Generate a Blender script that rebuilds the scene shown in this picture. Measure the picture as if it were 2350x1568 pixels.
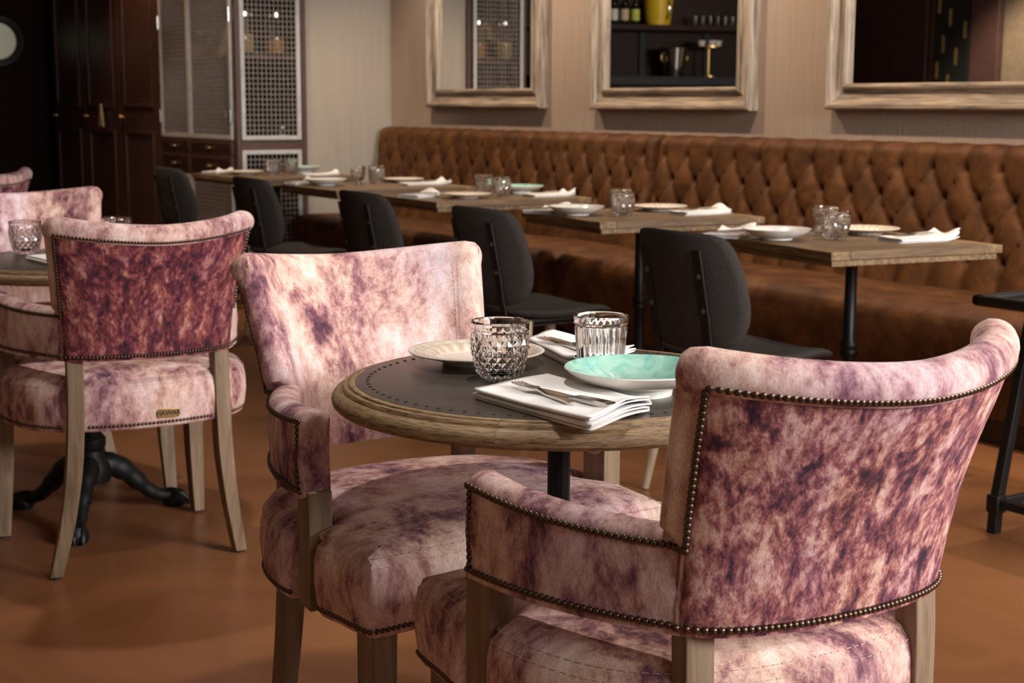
import bpy, math, random
from mathutils import Vector, Matrix
random.seed(7)
R = math.radians
for o in list(bpy.data.objects): bpy.data.objects.remove(o)
S = bpy.context.scene
COL = S.collection

# ------------------------------------------------------------------ camera
PITCH, ROLL, HCAM = R(8.87), R(0.22), 1.18
cd = bpy.data.cameras.new('camera'); cam = bpy.data.objects.new('camera', cd); COL.objects.link(cam)
fw = Vector((0, math.cos(PITCH), -math.sin(PITCH))); up = Vector((0, math.sin(PITCH), math.cos(PITCH))); rt = Vector((1, 0, 0))
r2 = rt*math.cos(ROLL) + up*math.sin(ROLL); u2 = up*math.cos(ROLL) - rt*math.sin(ROLL)
m = Matrix.Identity(4)
for i in range(3): m[i][0] = r2[i]; m[i][1] = u2[i]; m[i][2] = -fw[i]
m[2][3] = HCAM
cam.matrix_world = m
cd.sensor_width = 36; cd.lens = 3480/2350*36; cd.clip_start = .05
cd.dof.use_dof = True; cd.dof.focus_distance = 2.25; cd.dof.aperture_fstop = 9.0
S.camera = cam
S.view_settings.view_transform = 'Standard'; S.view_settings.look = 'None'
S.view_settings.gamma = 1; S.view_settings.use_curve_mapping = False
S.view_settings.exposure = 0.0

# room frame: local x = n (towards the mirror wall), local y = u (along the banquette, away)
YAW = R(33)
def W(u, n, z=0.):
    return Vector((n*math.cos(YAW)-u*math.sin(YAW), n*math.sin(YAW)+u*math.cos(YAW), z))
NW = 5.0      # mirror wall
UE = 9.22     # end wall
ULEFT, NLEFT, UHALL, CEIL = -1.6, -0.9, 13.4, 2.9

# ------------------------------------------------------------------ world + light
wd = bpy.data.worlds.new('world'); S.world = wd; wd.use_nodes = True
wd.node_tree.nodes['Background'].inputs[0].default_value = (.75, .85, 1, 1)
wd.node_tree.nodes['Background'].inputs[1].default_value = 0.3

def area(name, loc, rot, sx, sy, power, col):
    l = bpy.data.lights.new(name, 'AREA'); l.shape = 'RECTANGLE'; l.size = sx; l.size_y = sy; l.energy = power; l.color = col
    o = bpy.data.objects.new(name, l); COL.objects.link(o); o.location = loc; o.rotation_euler = rot; return o
# daylight entering through the windows of the near wall (faces +u)
WINS = [(1.5, 1.4, 55), (3.75, 2.0, 420)]
for i, (nc, wdt, pw) in enumerate(WINS):
    area('daylight', W(ULEFT-.10, nc, 2.10), (R(90), 0, YAW), wdt, 1.28, pw, (1, .985, .975))
SPOTS = []
def spot(u, n, power, size=75, col=(1, .80, .60), aim=None, rad=.035, blend=.6):
    l = bpy.data.lights.new('spot_lamp', 'SPOT'); l.energy = power; l.color = col; l.spot_size = R(size); l.spot_blend = blend; l.shadow_soft_size = rad
    o = bpy.data.objects.new('spot_lamp', l); COL.objects.link(o); p = W(u, n, CEIL-.03); o.location = p
    t = aim if aim is not None else W(u, n, 0)
    o.rotation_euler = (t-p).to_track_quat('-Z', 'Y').to_euler()
    SPOTS.append((u, n, o))
for u in (3.1, 4.75, 6.35, 7.95): spot(u, 4.0, 125, 105, aim=W(u, 4.9, .7))
spot(1.5, 4.0, 110, 105, aim=W(1.5, 4.9, .7))
spot(2.12, 1.48, 105, 80, (1, .92, .85), rad=.06)
spot(4.3, 1.4, 110, 80, (1, .92, .85), rad=.06)
spot(10.55, 3.35, 55, 95, (1, .6, .32), aim=W(10.7, 3.87, .9))
spot(8.3, 2.3, 110, 70, (1, .8, .62), aim=W(9.1, 3.4, 1.0))  # added lamp without a known source, brightens the mesh cabinet
spot(10.3, 1.3, 14, 95, (1, .8, .6), aim=W(11.2, 1.2, .8))  # accent lamp added so the bar bottles catch glints
spot(8.2, 0.2, 300, 80, (1, .82, .64), aim=W(8.4, -.6, .8))  # lamp added to lift the left wall reflected in the right mirror

# ------------------------------------------------------------------ materials
MATS = {}
def newmat(name):
    mt = bpy.data.materials.new(name); mt.use_nodes = True
    nt = mt.node_tree; b = nt.nodes['Principled BSDF']; MATS[name] = mt
    return mt, nt, b
def setp(b, **k):
    for a, v in k.items():
        a = a.replace('_', ' ')
        for nm in b.inputs.keys():
            if nm.lower() == a.lower():
                b.inputs[nm].default_value = v if not (isinstance(v, tuple) and len(v) == 3) else (*v, 1)
def N(nt, t, **k):
    n = nt.nodes.new(t)
    for a, v in k.items():
        if a in n.inputs.keys(): n.inputs[a].default_value = v
        else: setattr(n, a, v)
    return n
def coords(nt, scale=(1, 1, 1), rot=(0, 0, 0), rand=0.0):
    tc = N(nt, 'ShaderNodeTexCoord'); mp = N(nt, 'ShaderNodeMapping'); mp.inputs['Scale'].default_value = scale; mp.inputs['Rotation'].default_value = rot
    nt.links.new(tc.outputs['Object'], mp.inputs['Vector'])
    if rand:
        oi = N(nt, 'ShaderNodeObjectInfo'); mu = N(nt, 'ShaderNodeMath', operation='MULTIPLY'); mu.inputs[1].default_value = rand
        nt.links.new(oi.outputs['Random'], mu.inputs[0]); cb = N(nt, 'ShaderNodeCombineXYZ')
        for i in range(3): nt.links.new(mu.outputs[0], cb.inputs[i])
        nt.links.new(cb.outputs[0], mp.inputs['Location'])
    return mp
def ramp(nt, stops):
    r = N(nt, 'ShaderNodeValToRGB'); e = r.color_ramp.elements
    while len(e) < len(stops): e.new(.5)
    for x, (p, c) in zip(e, stops): x.position = p; x.color = (*c, 1)
    return r
def bump(nt, b, src, strength=.2, dist=.002):
    bp = N(nt, 'ShaderNodeBump'); bp.inputs['Strength'].default_value = strength; bp.inputs['Distance'].default_value = dist
    nt.links.new(src, bp.inputs['Height']); nt.links.new(bp.outputs[0], b.inputs['Normal'])
def plain(name, c, rough=.5, metal=0., **k):
    mt, nt, b = newmat(name); setp(b, Base_Color=c, Roughness=rough, Metallic=metal, **k)
    # gentle unevenness so that no surface is perfectly flat in colour
    mp = coords(nt, (1, 1, 1), rand=9.); nz = N(nt, 'ShaderNodeTexNoise', Scale=18., Detail=4.)
    nt.links.new(mp.outputs[0], nz.inputs['Vector'])
    rp = ramp(nt, [(.3, tuple(x*.86 for x in c)), (.7, tuple(min(1, x*1.1) for x in c))])
    nt.links.new(nz.outputs[0], rp.inputs[0]); nt.links.new(rp.outputs[0], b.inputs['Base Color'])
    return mt
def streak(name, stops, scale, rough=.6, rand=7., bstr=.15, nscale=3., sheen=0., dist=.6, detail=8.):
    mt, nt, b = newmat(name); setp(b, Roughness=rough)
    mp = coords(nt, scale, rand=rand); nz = N(nt, 'ShaderNodeTexNoise', Scale=nscale, Detail=detail, Roughness=.62, Distortion=dist)
    nt.links.new(mp.outputs[0], nz.inputs['Vector']); rp = ramp(nt, stops)
    nt.links.new(nz.outputs[0], rp.inputs[0]); nt.links.new(rp.outputs[0], b.inputs['Base Color'])
    bump(nt, b, nz.outputs[0], bstr, .003)
    if sheen: setp(b, Sheen_Weight=sheen, Sheen_Roughness=.4)
    return mt
def velvet(name, stops, big, sheen=.12):
    mt, nt, b = newmat(name); setp(b, Roughness=.82, Sheen_Weight=sheen, Sheen_Roughness=.35, Sheen_Tint=(1., .82, .84), Specular_IOR_Level=.25)
    mp = coords(nt, (1, 1, .5), (R(10), R(-24), 0), rand=13.)
    n1 = N(nt, 'ShaderNodeTexNoise', Scale=big, Detail=10., Roughness=.72, Distortion=.35)
    n2 = N(nt, 'ShaderNodeTexNoise', Scale=big*4., Detail=8., Roughness=.75, Distortion=.25)
    n3 = N(nt, 'ShaderNodeTexNoise', Scale=big*.55, Detail=3.)
    n4 = N(nt, 'ShaderNodeTexNoise', Scale=420., Detail=2.)
    for n in (n1, n2, n3, n4): nt.links.new(mp.outputs[0], n.inputs['Vector'])
    a = N(nt, 'ShaderNodeMath', operation='MULTIPLY_ADD'); a.inputs[1].default_value = .38
    nt.links.new(n2.outputs[0], a.inputs[0])
    s = N(nt, 'ShaderNodeMath', operation='MULTIPLY'); s.inputs[1].default_value = .62; nt.links.new(n1.outputs[0], s.inputs[0])
    nt.links.new(s.outputs[0], a.inputs[2])
    rp = ramp(nt, stops); nt.links.new(a.outputs[0], rp.inputs[0])
    # large patches drift towards lilac or towards peach
    rp2 = ramp(nt, [(.36, (.90, .86, 1.)), (.5, (1., .93, .93)), (.64, (1., .95, .84))]); nt.links.new(n3.outputs[0], rp2.inputs[0])
    mx = N(nt, 'ShaderNodeMix', data_type='RGBA', blend_type='MULTIPLY'); mx.inputs['Factor'].default_value = 1.
    nt.links.new(rp.outputs[0], mx.inputs[6]); nt.links.new(rp2.outputs[0], mx.inputs[7])
    r4 = ramp(nt, [(.3, (.82, .82, .82)), (.7, (1.12, 1.12, 1.12))]); nt.links.new(n4.outputs[0], r4.inputs[0])
    m2 = N(nt, 'ShaderNodeMix', data_type='RGBA', blend_type='MULTIPLY'); m2.inputs['Factor'].default_value = 1.
    nt.links.new(mx.outputs[2], m2.inputs[6]); nt.links.new(r4.outputs[0], m2.inputs[7])
    nt.links.new(m2.outputs[2], b.inputs['Base Color'])
    bump(nt, b, n4.outputs[0], .25, .001)
    return mt
velvet('velvet', [(.37, (.055, .026, .050)), (.415, (.15, .062, .088)), (.455, (.33, .17, .18)), (.50, (.56, .365, .325)), (.55, (.71, .535, .485)), (.62, (.84, .73, .70))], 7.5)
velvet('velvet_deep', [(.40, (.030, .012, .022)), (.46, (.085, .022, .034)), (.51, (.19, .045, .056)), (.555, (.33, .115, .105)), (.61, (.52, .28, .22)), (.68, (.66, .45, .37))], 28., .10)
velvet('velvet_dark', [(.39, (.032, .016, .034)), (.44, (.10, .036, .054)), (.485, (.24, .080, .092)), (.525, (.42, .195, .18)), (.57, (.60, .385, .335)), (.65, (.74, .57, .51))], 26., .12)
streak('oak', [(.3, (.115, .072, .04)), (.5, (.215, .142, .085)), (.7, (.30, .21, .135))], (14, 14, 1.1), .6, bstr=.2)
streak('oak_pale', [(.3, (.30, .21, .135)), (.6, (.44, .33, .225))], (10, 10, 1), .55)
mt, nt, b = newmat('rim_wood'); setp(b, Roughness=.55)
tc = N(nt, 'ShaderNodeTexCoord'); sx = N(nt, 'ShaderNodeSeparateXYZ'); nt.links.new(tc.outputs['Object'], sx.inputs[0])
at = N(nt, 'ShaderNodeMath', operation='ARCTAN2'); nt.links.new(sx.outputs[1], at.inputs[0]); nt.links.new(sx.outputs[0], at.inputs[1])
ln = N(nt, 'ShaderNodeVectorMath', operation='LENGTH'); cb0 = N(nt, 'ShaderNodeCombineXYZ'); nt.links.new(sx.outputs[0], cb0.inputs[0]); nt.links.new(sx.outputs[1], cb0.inputs[1]); nt.links.new(cb0.outputs[0], ln.inputs[0])
cb = N(nt, 'ShaderNodeCombineXYZ'); oi = N(nt, 'ShaderNodeObjectInfo')
for k, (src, sc) in enumerate(((at.outputs[0], 9.), (ln.outputs['Value'], 210.), (sx.outputs[2], 210.))):
    mu = N(nt, 'ShaderNodeMath', operation='MULTIPLY_ADD'); mu.inputs[1].default_value = sc; nt.links.new(src, mu.inputs[0]); nt.links.new(oi.outputs['Random'], mu.inputs[2]); nt.links.new(mu.outputs[0], cb.inputs[k])
nz = N(nt, 'ShaderNodeTexNoise', Scale=1.6, Detail=7., Roughness=.68, Distortion=.15); nt.links.new(cb.outputs[0], nz.inputs['Vector'])
rp = ramp(nt, [(.34, (.050, .030, .015)), (.43, (.20, .125, .06)), (.56, (.33, .215, .11)), (.72, (.42, .285, .155))]); nt.links.new(nz.outputs[0], rp.inputs[0]); nt.links.new(rp.outputs[0], b.inputs['Base Color'])
bump(nt, b, nz.outputs[0], .5, .002)
streak('plank_wood', [(.30, (.055, .032, .017)), (.5, (.135, .08, .038)), (.7, (.24, .148, .07))], (2.2, 26, 26), .52, bstr=.35, nscale=2.2)
streak('plank_cross', [(.30, (.07, .04, .02)), (.5, (.19, .115, .05)), (.7, (.30, .19, .09))], (26, 2.2, 26), .52, bstr=.35, nscale=2.2)
streak('frame_h', [(.34, (.085, .066, .052)), (.45, (.20, .152, .112)), (.56, (.34, .25, .175)), (.72, (.46, .36, .27))], (24, 1.3, 24), .7, bstr=.5, nscale=2.6, rand=3.)
streak('frame_v', [(.34, (.11, .09, .075)), (.45, (.26, .21, .165)), (.56, (.40, .32, .25)), (.72, (.54, .46, .38))], (24, 24, 1.3), .7, bstr=.5, nscale=2.6, rand=3.)
streak('suede', [(.28, (.042, .0125, .0030)), (.5, (.085, .0305, .0082)), (.72, (.15, .059, .0165))], (1, 1, 1), .62, bstr=.2, nscale=9., dist=.3)
setp(MATS['suede'].node_tree.nodes['Principled BSDF'], Specular_IOR_Level=.22)
streak('concrete', [(.25, (.148, .055, .021)), (.5, (.232, .091, .034)), (.75, (.29, .121, .048))], (1, 1, 1), .33, rand=0, bstr=.02, nscale=1.6, dist=1.2)
setp(MATS['concrete'].node_tree.nodes['Principled BSDF'], Specular_IOR_Level=.4)
streak('charcoal', [(.3, (.026, .0215, .019)), (.7, (.056, .0475, .042))], (60, 60, 8), .9, bstr=.4, nscale=6.)
setp(MATS['charcoal'].node_tree.nodes['Principled BSDF'], Specular_IOR_Level=.2)
plain('iron', (.012, .012, .013), .42, .6)
plain('black_steel', (.010, .009, .009), .45, .3)
plain('iron_cast', (.020, .020, .021), .5, .7)
plain('nail_bronze', (.115, .075, .055), .32, .9)
plain('bolt_steel', (.16, .15, .14), .35, .8)
plain('brass', (.62, .42, .16), .3, 1.)
plain('ink', (.01, .01, .01), .6)
plain('zinc', (.135, .115, .094), .36, .7)
plain('linen', (.86, .83, .81), .85, Sheen_Weight=.15)
plain('steel', (.55, .53, .5), .16, 1.)
plain('porcelain', (.80, .77, .72), .12)
mt, nt, b = newmat('porcelain_beige'); setp(b, Roughness=.2)
tc = N(nt, 'ShaderNodeTexCoord'); sx = N(nt, 'ShaderNodeSeparateXYZ'); nt.links.new(tc.outputs['Object'], sx.inputs[0])
at = N(nt, 'ShaderNodeMath', operation='ARCTAN2'); nt.links.new(sx.outputs[1], at.inputs[0]); nt.links.new(sx.outputs[0], at.inputs[1])
cb0 = N(nt, 'ShaderNodeCombineXYZ'); nt.links.new(sx.outputs[0], cb0.inputs[0]); nt.links.new(sx.outputs[1], cb0.inputs[1]); ln = N(nt, 'ShaderNodeVectorMath', operation='LENGTH'); nt.links.new(cb0.outputs[0], ln.inputs[0])
mu = N(nt, 'ShaderNodeMath', operation='MULTIPLY'); mu.inputs[1].default_value = 24.; nt.links.new(at.outputs[0], mu.inputs[0]); sn = N(nt, 'ShaderNodeMath', operation='COSINE'); nt.links.new(mu.outputs[0], sn.inputs[0])
mr = N(nt, 'ShaderNodeMath', operation='MULTIPLY'); mr.inputs[1].default_value = 8.; nt.links.new(ln.outputs['Value'], mr.inputs[0])
band = ramp(nt, [(.53, (0, 0, 0)), (.57, (1, 1, 1)), (.70, (.5, .5, .5)), (.73, (.9, .9, .9)), (.84, (.6, .6, .6)), (.88, (0, 0, 0))]); nt.links.new(mr.outputs[0], band.inputs[0])
sr = N(nt, 'ShaderNodeMapRange'); sr.inputs[1].default_value = -1.; sr.inputs[2].default_value = 1.; sr.inputs[3].default_value = .95; sr.inputs[4].default_value = .25; nt.links.new(sn.outputs[0], sr.inputs[0])
fm = N(nt, 'ShaderNodeMath', operation='MULTIPLY'); nt.links.new(sr.outputs[0], fm.inputs[0]); nt.links.new(band.outputs[0], fm.inputs[1])
mx = N(nt, 'ShaderNodeMix', data_type='RGBA'); mx.inputs[6].default_value = (.80, .72, .63, 1); mx.inputs[7].default_value = (.58, .42, .27, 1); nt.links.new(fm.outputs[0], mx.inputs['Factor']); nt.links.new(mx.outputs[2], b.inputs['Base Color'])
plain('thread', (.60, .44, .38), .8)
plain('dark_brown', (.040, .017, .012), .38)
plain('brown_paint', (.085, .042, .034), .42)
plain('white_metal', (.50, .49, .48), .4)
plain('wire', (.36, .31, .28), .45, .2)
plain('ceiling_paint', (.24, .22, .20), .9)
plain('dark_wall', (.012, .004, .0025), .8, Specular_IOR_Level=.1)
plain('tan_wall', (.24, .175, .115), .9)
plain('yellow_paint', (.75, .50, .02), .35)
plain('grain', (.60, .42, .18), .8)
plain('amber', (.50, .24, .05), .5)
plain('rubber', (.01, .01, .01), .7)
plain('wicker', (.42, .28, .17), .8)
plain('pale_wood', (.45, .36, .24), .6)
plain('bottle_dark', (.006, .008, .006), .08)
plain('label_cream', (.70, .52, .33), .6)
plain('label_blue', (.25, .36, .62), .6)
plain('label_lime', (.62, .68, .12), .5)
plain('label_white', (.75, .75, .72), .5)
plain('bar_wood', (.032, .014, .008), .5, Specular_IOR_Level=.15)
plain('gold', (.75, .5, .15), .35, .8)
def glassmat(name, c=(1, 1, 1), rough=0.):
    mt, nt, b = newmat(name); setp(b, Base_Color=c, Roughness=rough, Transmission_Weight=1., IOR=1.48)
glassmat('glass'); glassmat('pane_glass', (.95, .97, .95))
mt, nt, b = newmat('mirror_silver'); setp(b, Base_Color=(.86, .86, .84), Metallic=1., Roughness=.012)
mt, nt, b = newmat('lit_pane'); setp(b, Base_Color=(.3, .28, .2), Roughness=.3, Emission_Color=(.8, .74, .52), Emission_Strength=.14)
mt, nt, b = newmat('lamp_glow'); setp(b, Base_Color=(1, .9, .75), Emission_Color=(1, .82, .6), Emission_Strength=9.)
# wallpaper: fine vertical ribs
def wallpaper(name, c0, c1):
    mt, nt, b = newmat(name); setp(b, Roughness=.85, Sheen_Weight=.1)
    mp = coords(nt, (110, 110, 1.2)); nz = N(nt, 'ShaderNodeTexNoise', Scale=1.4, Detail=4., Roughness=.6, Distortion=.2)
    nt.links.new(mp.outputs[0], nz.inputs['Vector']); rp = ramp(nt, [(.3, c0), (.7, c1)]); nt.links.new(nz.outputs[0], rp.inputs[0])
    nt.links.new(rp.outputs[0], b.inputs['Base Color']); bump(nt, b, nz.outputs[0], .5, .004)
wallpaper('wallpaper', (.275, .20, .152), (.385, .285, .22))
wallpaper('wallpaper_end', (.36, .31, .255), (.43, .375, .31))
# mint glaze with streaks
mt, nt, b = newmat('mint_glaze'); setp(b, Roughness=.1, Coat_Weight=.4)
mp = coords(nt, (1, 1, 1)); gr = N(nt, 'ShaderNodeTexNoise', Scale=26., Detail=6., Distortion=1.2); nt.links.new(mp.outputs[0], gr.inputs['Vector'])
rp = ramp(nt, [(.32, (.12, .36, .38)), (.42, (.235, .49, .41)), (.55, (.32, .57, .46)), (.75, (.46, .66, .54))]); nt.links.new(gr.outputs[0], rp.inputs[0]); nt.links.new(rp.outputs[0], b.inputs['Base Color'])
mt, nt, b = newmat('mint_outside'); setp(b, Roughness=.14)
mp = coords(nt, (1, 1, .35)); gr = N(nt, 'ShaderNodeTexNoise', Scale=34., Detail=5., Distortion=.8); nt.links.new(mp.outputs[0], gr.inputs['Vector'])
rp = ramp(nt, [(.30, (.45, .74, .64)), (.42, (.80, .77, .70)), (.8, (.84, .80, .74))]); nt.links.new(gr.outputs[0], rp.inputs[0]); nt.links.new(rp.outputs[0], b.inputs['Base Color'])

# ------------------------------------------------------------------ mesh helpers
class MB:
    def __init__(s): s.v = []; s.f = []
    def add(s, vs, fs):
        o = len(s.v); s.v += [tuple(p) for p in vs]; s.f += [tuple(i+o for i in f) for f in fs]; return s
    def box(s, x0, x1, y0, y1, z0, z1, M=None):
        vs = [Vector((x, y, z)) for z in (z0, z1) for y in (y0, y1) for x in (x0, x1)]
        if M is not None: vs = [M @ p for p in vs]
        return s.add(vs, [(0, 2, 3, 1), (4, 5, 7, 6), (0, 1, 5, 4), (2, 6, 7, 3), (0, 4, 6, 2), (1, 3, 7, 5)])
    def rings(s, rs, closed=True, cap0=True, cap1=True):
        n = len(rs[0]); vs = [p for r in rs for p in r]; fs = []
        for i in range(len(rs)-1):
            for j in range(n if closed else n-1):
                k = (j+1) % n
                fs.append((i*n+j, i*n+k, (i+1)*n+k, (i+1)*n+j))
        if cap0: fs.append(tuple(range(n-1, -1, -1)))
        if cap1: fs.append(tuple((len(rs)-1)*n+j for j in range(n)))
        return s.add(vs, fs)
    def lathe(s, prof, seg=32, cx=0, cy=0, fn=None):
        rs = []
        for (r, z) in prof:
            ring = []
            for j in range(seg):
                a = 2*math.pi*j/seg; rr = r; zz = z
                if fn: rr, zz = fn(r, z, a)
                ring.append((cx+rr*math.cos(a), cy+rr*math.sin(a), zz))
            rs.append(ring)
        if prof[0][0] > .01 and prof[-1][0] > .01:   # a ring, not a disc
            return s.rings(rs+[rs[0]], True, False, False)
        return s.rings(rs)
    def tube(s, path, rad, seg=8, flat=None):
        path = [Vector(p) for p in path]; rs = []; n = len(path)
        if not hasattr(rad, '__len__'): rad = [rad]*n
        prev = None
        for i, p in enumerate(path):
            t = (path[min(i+1, n-1)]-path[max(i-1, 0)]).normalized()
            a = Vector((0, 0, 1)) if abs(t.z) < .9 else Vector((0, 1, 0))
            if prev is not None: a = prev
            x = (a - t*a.dot(t)).normalized(); y = t.cross(x); prev = x
            rs.append([p + (x*math.cos(2*math.pi*j/seg)+y*math.sin(2*math.pi*j/seg))*rad[i] for j in range(seg)])
        return s.rings(rs)
    def bar(s, path, sizes, xdir=(1, 0, 0)):
        """rectangular section bar along a path, sizes = (wx, wy) per point, sections kept horizontal"""
        rs = []
        for p, (a, b) in zip(path, sizes):
            p = Vector(p); x = Vector(xdir).normalized(); y = Vector((-x.y, x.x, 0))
            rs.append([p+x*a/2+y*b/2, p-x*a/2+y*b/2, p-x*a/2-y*b/2, p+x*a/2-y*b/2])
        return s.rings(rs)
    def mesh(s, name, mat, smooth=True, angle=38):
        me = bpy.data.meshes.new(name); me.from_pydata(s.v, [], s.f); me.validate(); me.update()
        for mm in (mat if isinstance(mat, (list, tuple)) else [mat]): me.materials.append(MATS[mm])
        import bmesh
        bm = bmesh.new(); bm.from_mesh(me); bmesh.ops.recalc_face_normals(bm, faces=bm.faces); bm.to_mesh(me); bm.free()
        if smooth:
            me.shade_smooth(); me.set_sharp_from_angle(angle=R(angle))
        return me
    def build(s, name, mat, parent=None, loc=(0, 0, 0), rz=0., bevel=0., smooth=True, angle=38):
        return inst(s.mesh(name, mat, smooth, angle), name, parent, loc, rz, bevel)
def inst(me, name, parent=None, loc=(0, 0, 0), rz=0., bevel=0., rot=None):
    o = bpy.data.objects.new(name, me); COL.objects.link(o); o.location = loc; o.rotation_euler = rot if rot is not None else (0, 0, rz)
    if parent is not None: o.parent = parent
    if bevel:
        bv = o.modifiers.new('bevel', 'BEVEL'); bv.width = bevel; bv.segments = 2; bv.limit_method = 'ANGLE'; bv.angle_limit = R(40)
    return o
def thing(name, label, cat, loc=(0, 0, 0), rz=0., group=None):
    o = bpy.data.objects.new(name, None); COL.objects.link(o); o.location = loc; o.rotation_euler = (0, 0, rz); o.empty_display_size = .05
    return tag(o, label, cat, group)
def tag(o, label, cat, group=None):
    o['label'] = label; o['category'] = cat
    if group: o['group'] = group
    return o
def struct(o, label=None):
    o['kind'] = 'structure'
    if label: o['label'] = label
    return o
def smoothstep(x): x = max(0, min(1, x)); return x*x*(3-2*x)
def catmull(pts, k=6, closed=False):
    out = []; n = len(pts)
    rng = range(n if closed else n-1)
    for i in rng:
        g = lambda j: Vector(pts[j % n]) if closed else Vector(pts[max(0, min(n-1, j))])
        p0, p1, p2, p3 = g(i-1), g(i), g(i+1), g(i+2)
        for q in range(k):
            t = q/k
            out.append(.5*((2*p1)+(p2-p0)*t+(2*p0-5*p1+4*p2-p3)*t*t+(3*p1-p0-3*p2+p3)*t**3))
    if not closed: out.append(Vector(pts[-1]))
    return out

# ------------------------------------------------------------------ room shell (built in n,u,z then turned by YAW)
def shell(name, mat, boxes, label, bevel=0.):
    b = MB()
    for q in boxes: b.box(*q)
    return struct(b.build(name, mat, rz=YAW, smooth=False, bevel=bevel), label)
shell('floor', 'concrete', [(NLEFT-.2, NW+.2, ULEFT-.2, UHALL+.2, -.12, 0)], 'polished orange brown concrete floor')
shell('ceiling', 'ceiling_paint', [(NLEFT-.2, NW+.2, ULEFT-.2, UHALL+.2, CEIL, CEIL+.12)], 'plain pale ceiling')
shell('wall_right', 'wallpaper', [(NW, NW+.15, ULEFT, UE, 0, CEIL)], 'tan ribbed wallpaper wall carrying the mirrors')
shell('wall_far', 'wallpaper_end', [(4.36, NW+.15, UE, UE+.12, 0, CEIL)], 'pale beige end wall beside the mesh cabinet')
shell('wall_hall', 'dark_wall', [(NLEFT, 4.5, UHALL, UHALL+.12, 0, CEIL), (3.9, 4.5, 13.25, UHALL, 0, CEIL)], 'dark wall at the end of the hall')
shell('wall_left', 'tan_wall', [(NLEFT-.12, NLEFT, ULEFT, UHALL, 0, CEIL)], 'tan wall on the side opposite the mirrors')
bx = []; prev = NLEFT
for nc, w, _ in WINS:
    bx.append((prev, nc-w/2, ULEFT-.14, ULEFT, 0, CEIL)); prev = nc+w/2
    bx.append((nc-w/2, nc+w/2, ULEFT-.14, ULEFT, 0, 1.45)); bx.append((nc-w/2, nc+w/2, ULEFT-.14, ULEFT, 2.75, CEIL))
bx.append((prev, NW, ULEFT-.14, ULEFT, 0, CEIL))
shell('wall_near', 'tan_wall', bx, 'wall with windows behind the viewer')
for i, (nc, w, _) in enumerate(WINS):
    b = MB()
    for x in (nc-w/2+.025, nc, nc+w/2-.025): b.box(x-.025, x+.025, ULEFT-.06, ULEFT, 1.45, 2.75)
    for z in (1.475, 2.1, 2.725): b.box(nc-w/2, nc+w/2, ULEFT-.055, ULEFT-.005, z-.022, z+.022)
    struct(b.build('window_%d' % (i+1), 'dark_brown', rz=YAW, smooth=False), 'dark mullioned window behind the viewer')
shell('baseboard_right', 'dark_brown', [(NW-.018, NW, ULEFT, UE, 0, .1)], 'dark skirting under the mirror wall')
shell('baseboard_left', 'dark_brown', [(NLEFT, NLEFT+.018, ULEFT, UHALL, 0, .1)], 'dark skirting along the left wall')
# things on the left wall that show in the right mirror
t = thing('panel_door', 'dark brown flush door seen in the right mirror', 'door', W(10.2, NLEFT+.02, 0), YAW)
MB().box(0, .05, -.48, .48, 0, 2.3).build('door_leaf', 'dark_brown', t, bevel=.004)
MB().lathe([(.0, 0), (.03, 0), (.03, .01), (.012, .015), (.012, .05), (.03, .055), (.03, .08), (0, .085)], 14).build('knob', 'brass', t, (.05, -.4, 1.0)).rotation_euler = (0, R(90), 0)
t = thing('slotted_screen', 'black screen with gold slots seen in the right mirror', 'screen', W(9.42, NLEFT+.02, 0), YAW)
MB().box(0, .06, -.2, .2, 0, 2.4).build('screen_panel', 'ink', t, bevel=.004)
for i in range(15):
    MB().box(.06, .066, -.012, .012, -.075, .075).build('gold_slot', 'gold', t, (0, (-.15, .02, .15, -.06, .09)[i % 5], .7+.115*i))
t = thing('brown_pilaster', 'brown painted pilaster beside the slotted screen', 'pilaster', W(9.05, NLEFT+.02, 0), YAW)
MB().box(0, .07, -.15, .15, 0, CEIL-.02).build('shaft', 'brown_paint', t, bevel=.006); MB().box(0, .09, -.16, .16, 0, .15).build('plinth', 'brown_paint', t, bevel=.006)

# ceiling spots; the last three fittings go with lamps added for brightness
for i, (u, n, o) in enumerate(SPOTS):
    t = thing('ceiling_spot', 'round white recessed ceiling spot, number %s along the ceiling' % ['one', 'two', 'three', 'four', 'five', 'six', 'seven', 'eight', 'nine, added to brighten the cabinet,', 'ten, added to give the bar glints,', 'eleven, added to brighten the left wall,'][i], 'spotlight', W(u, n, CEIL), YAW, 'ceiling spots')
    MB().lathe([(.058, -.001), (.058, -.012), (.05, -.016), (.045, -.012), (.045, -.002)], 24).build('trim_ring', 'white_metal', t)
    MB().lathe([(.0, -.003), (.043, -.003), (.043, -.006), (0, -.006)], 20).build('lens', 'lamp_glow', t)

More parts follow.
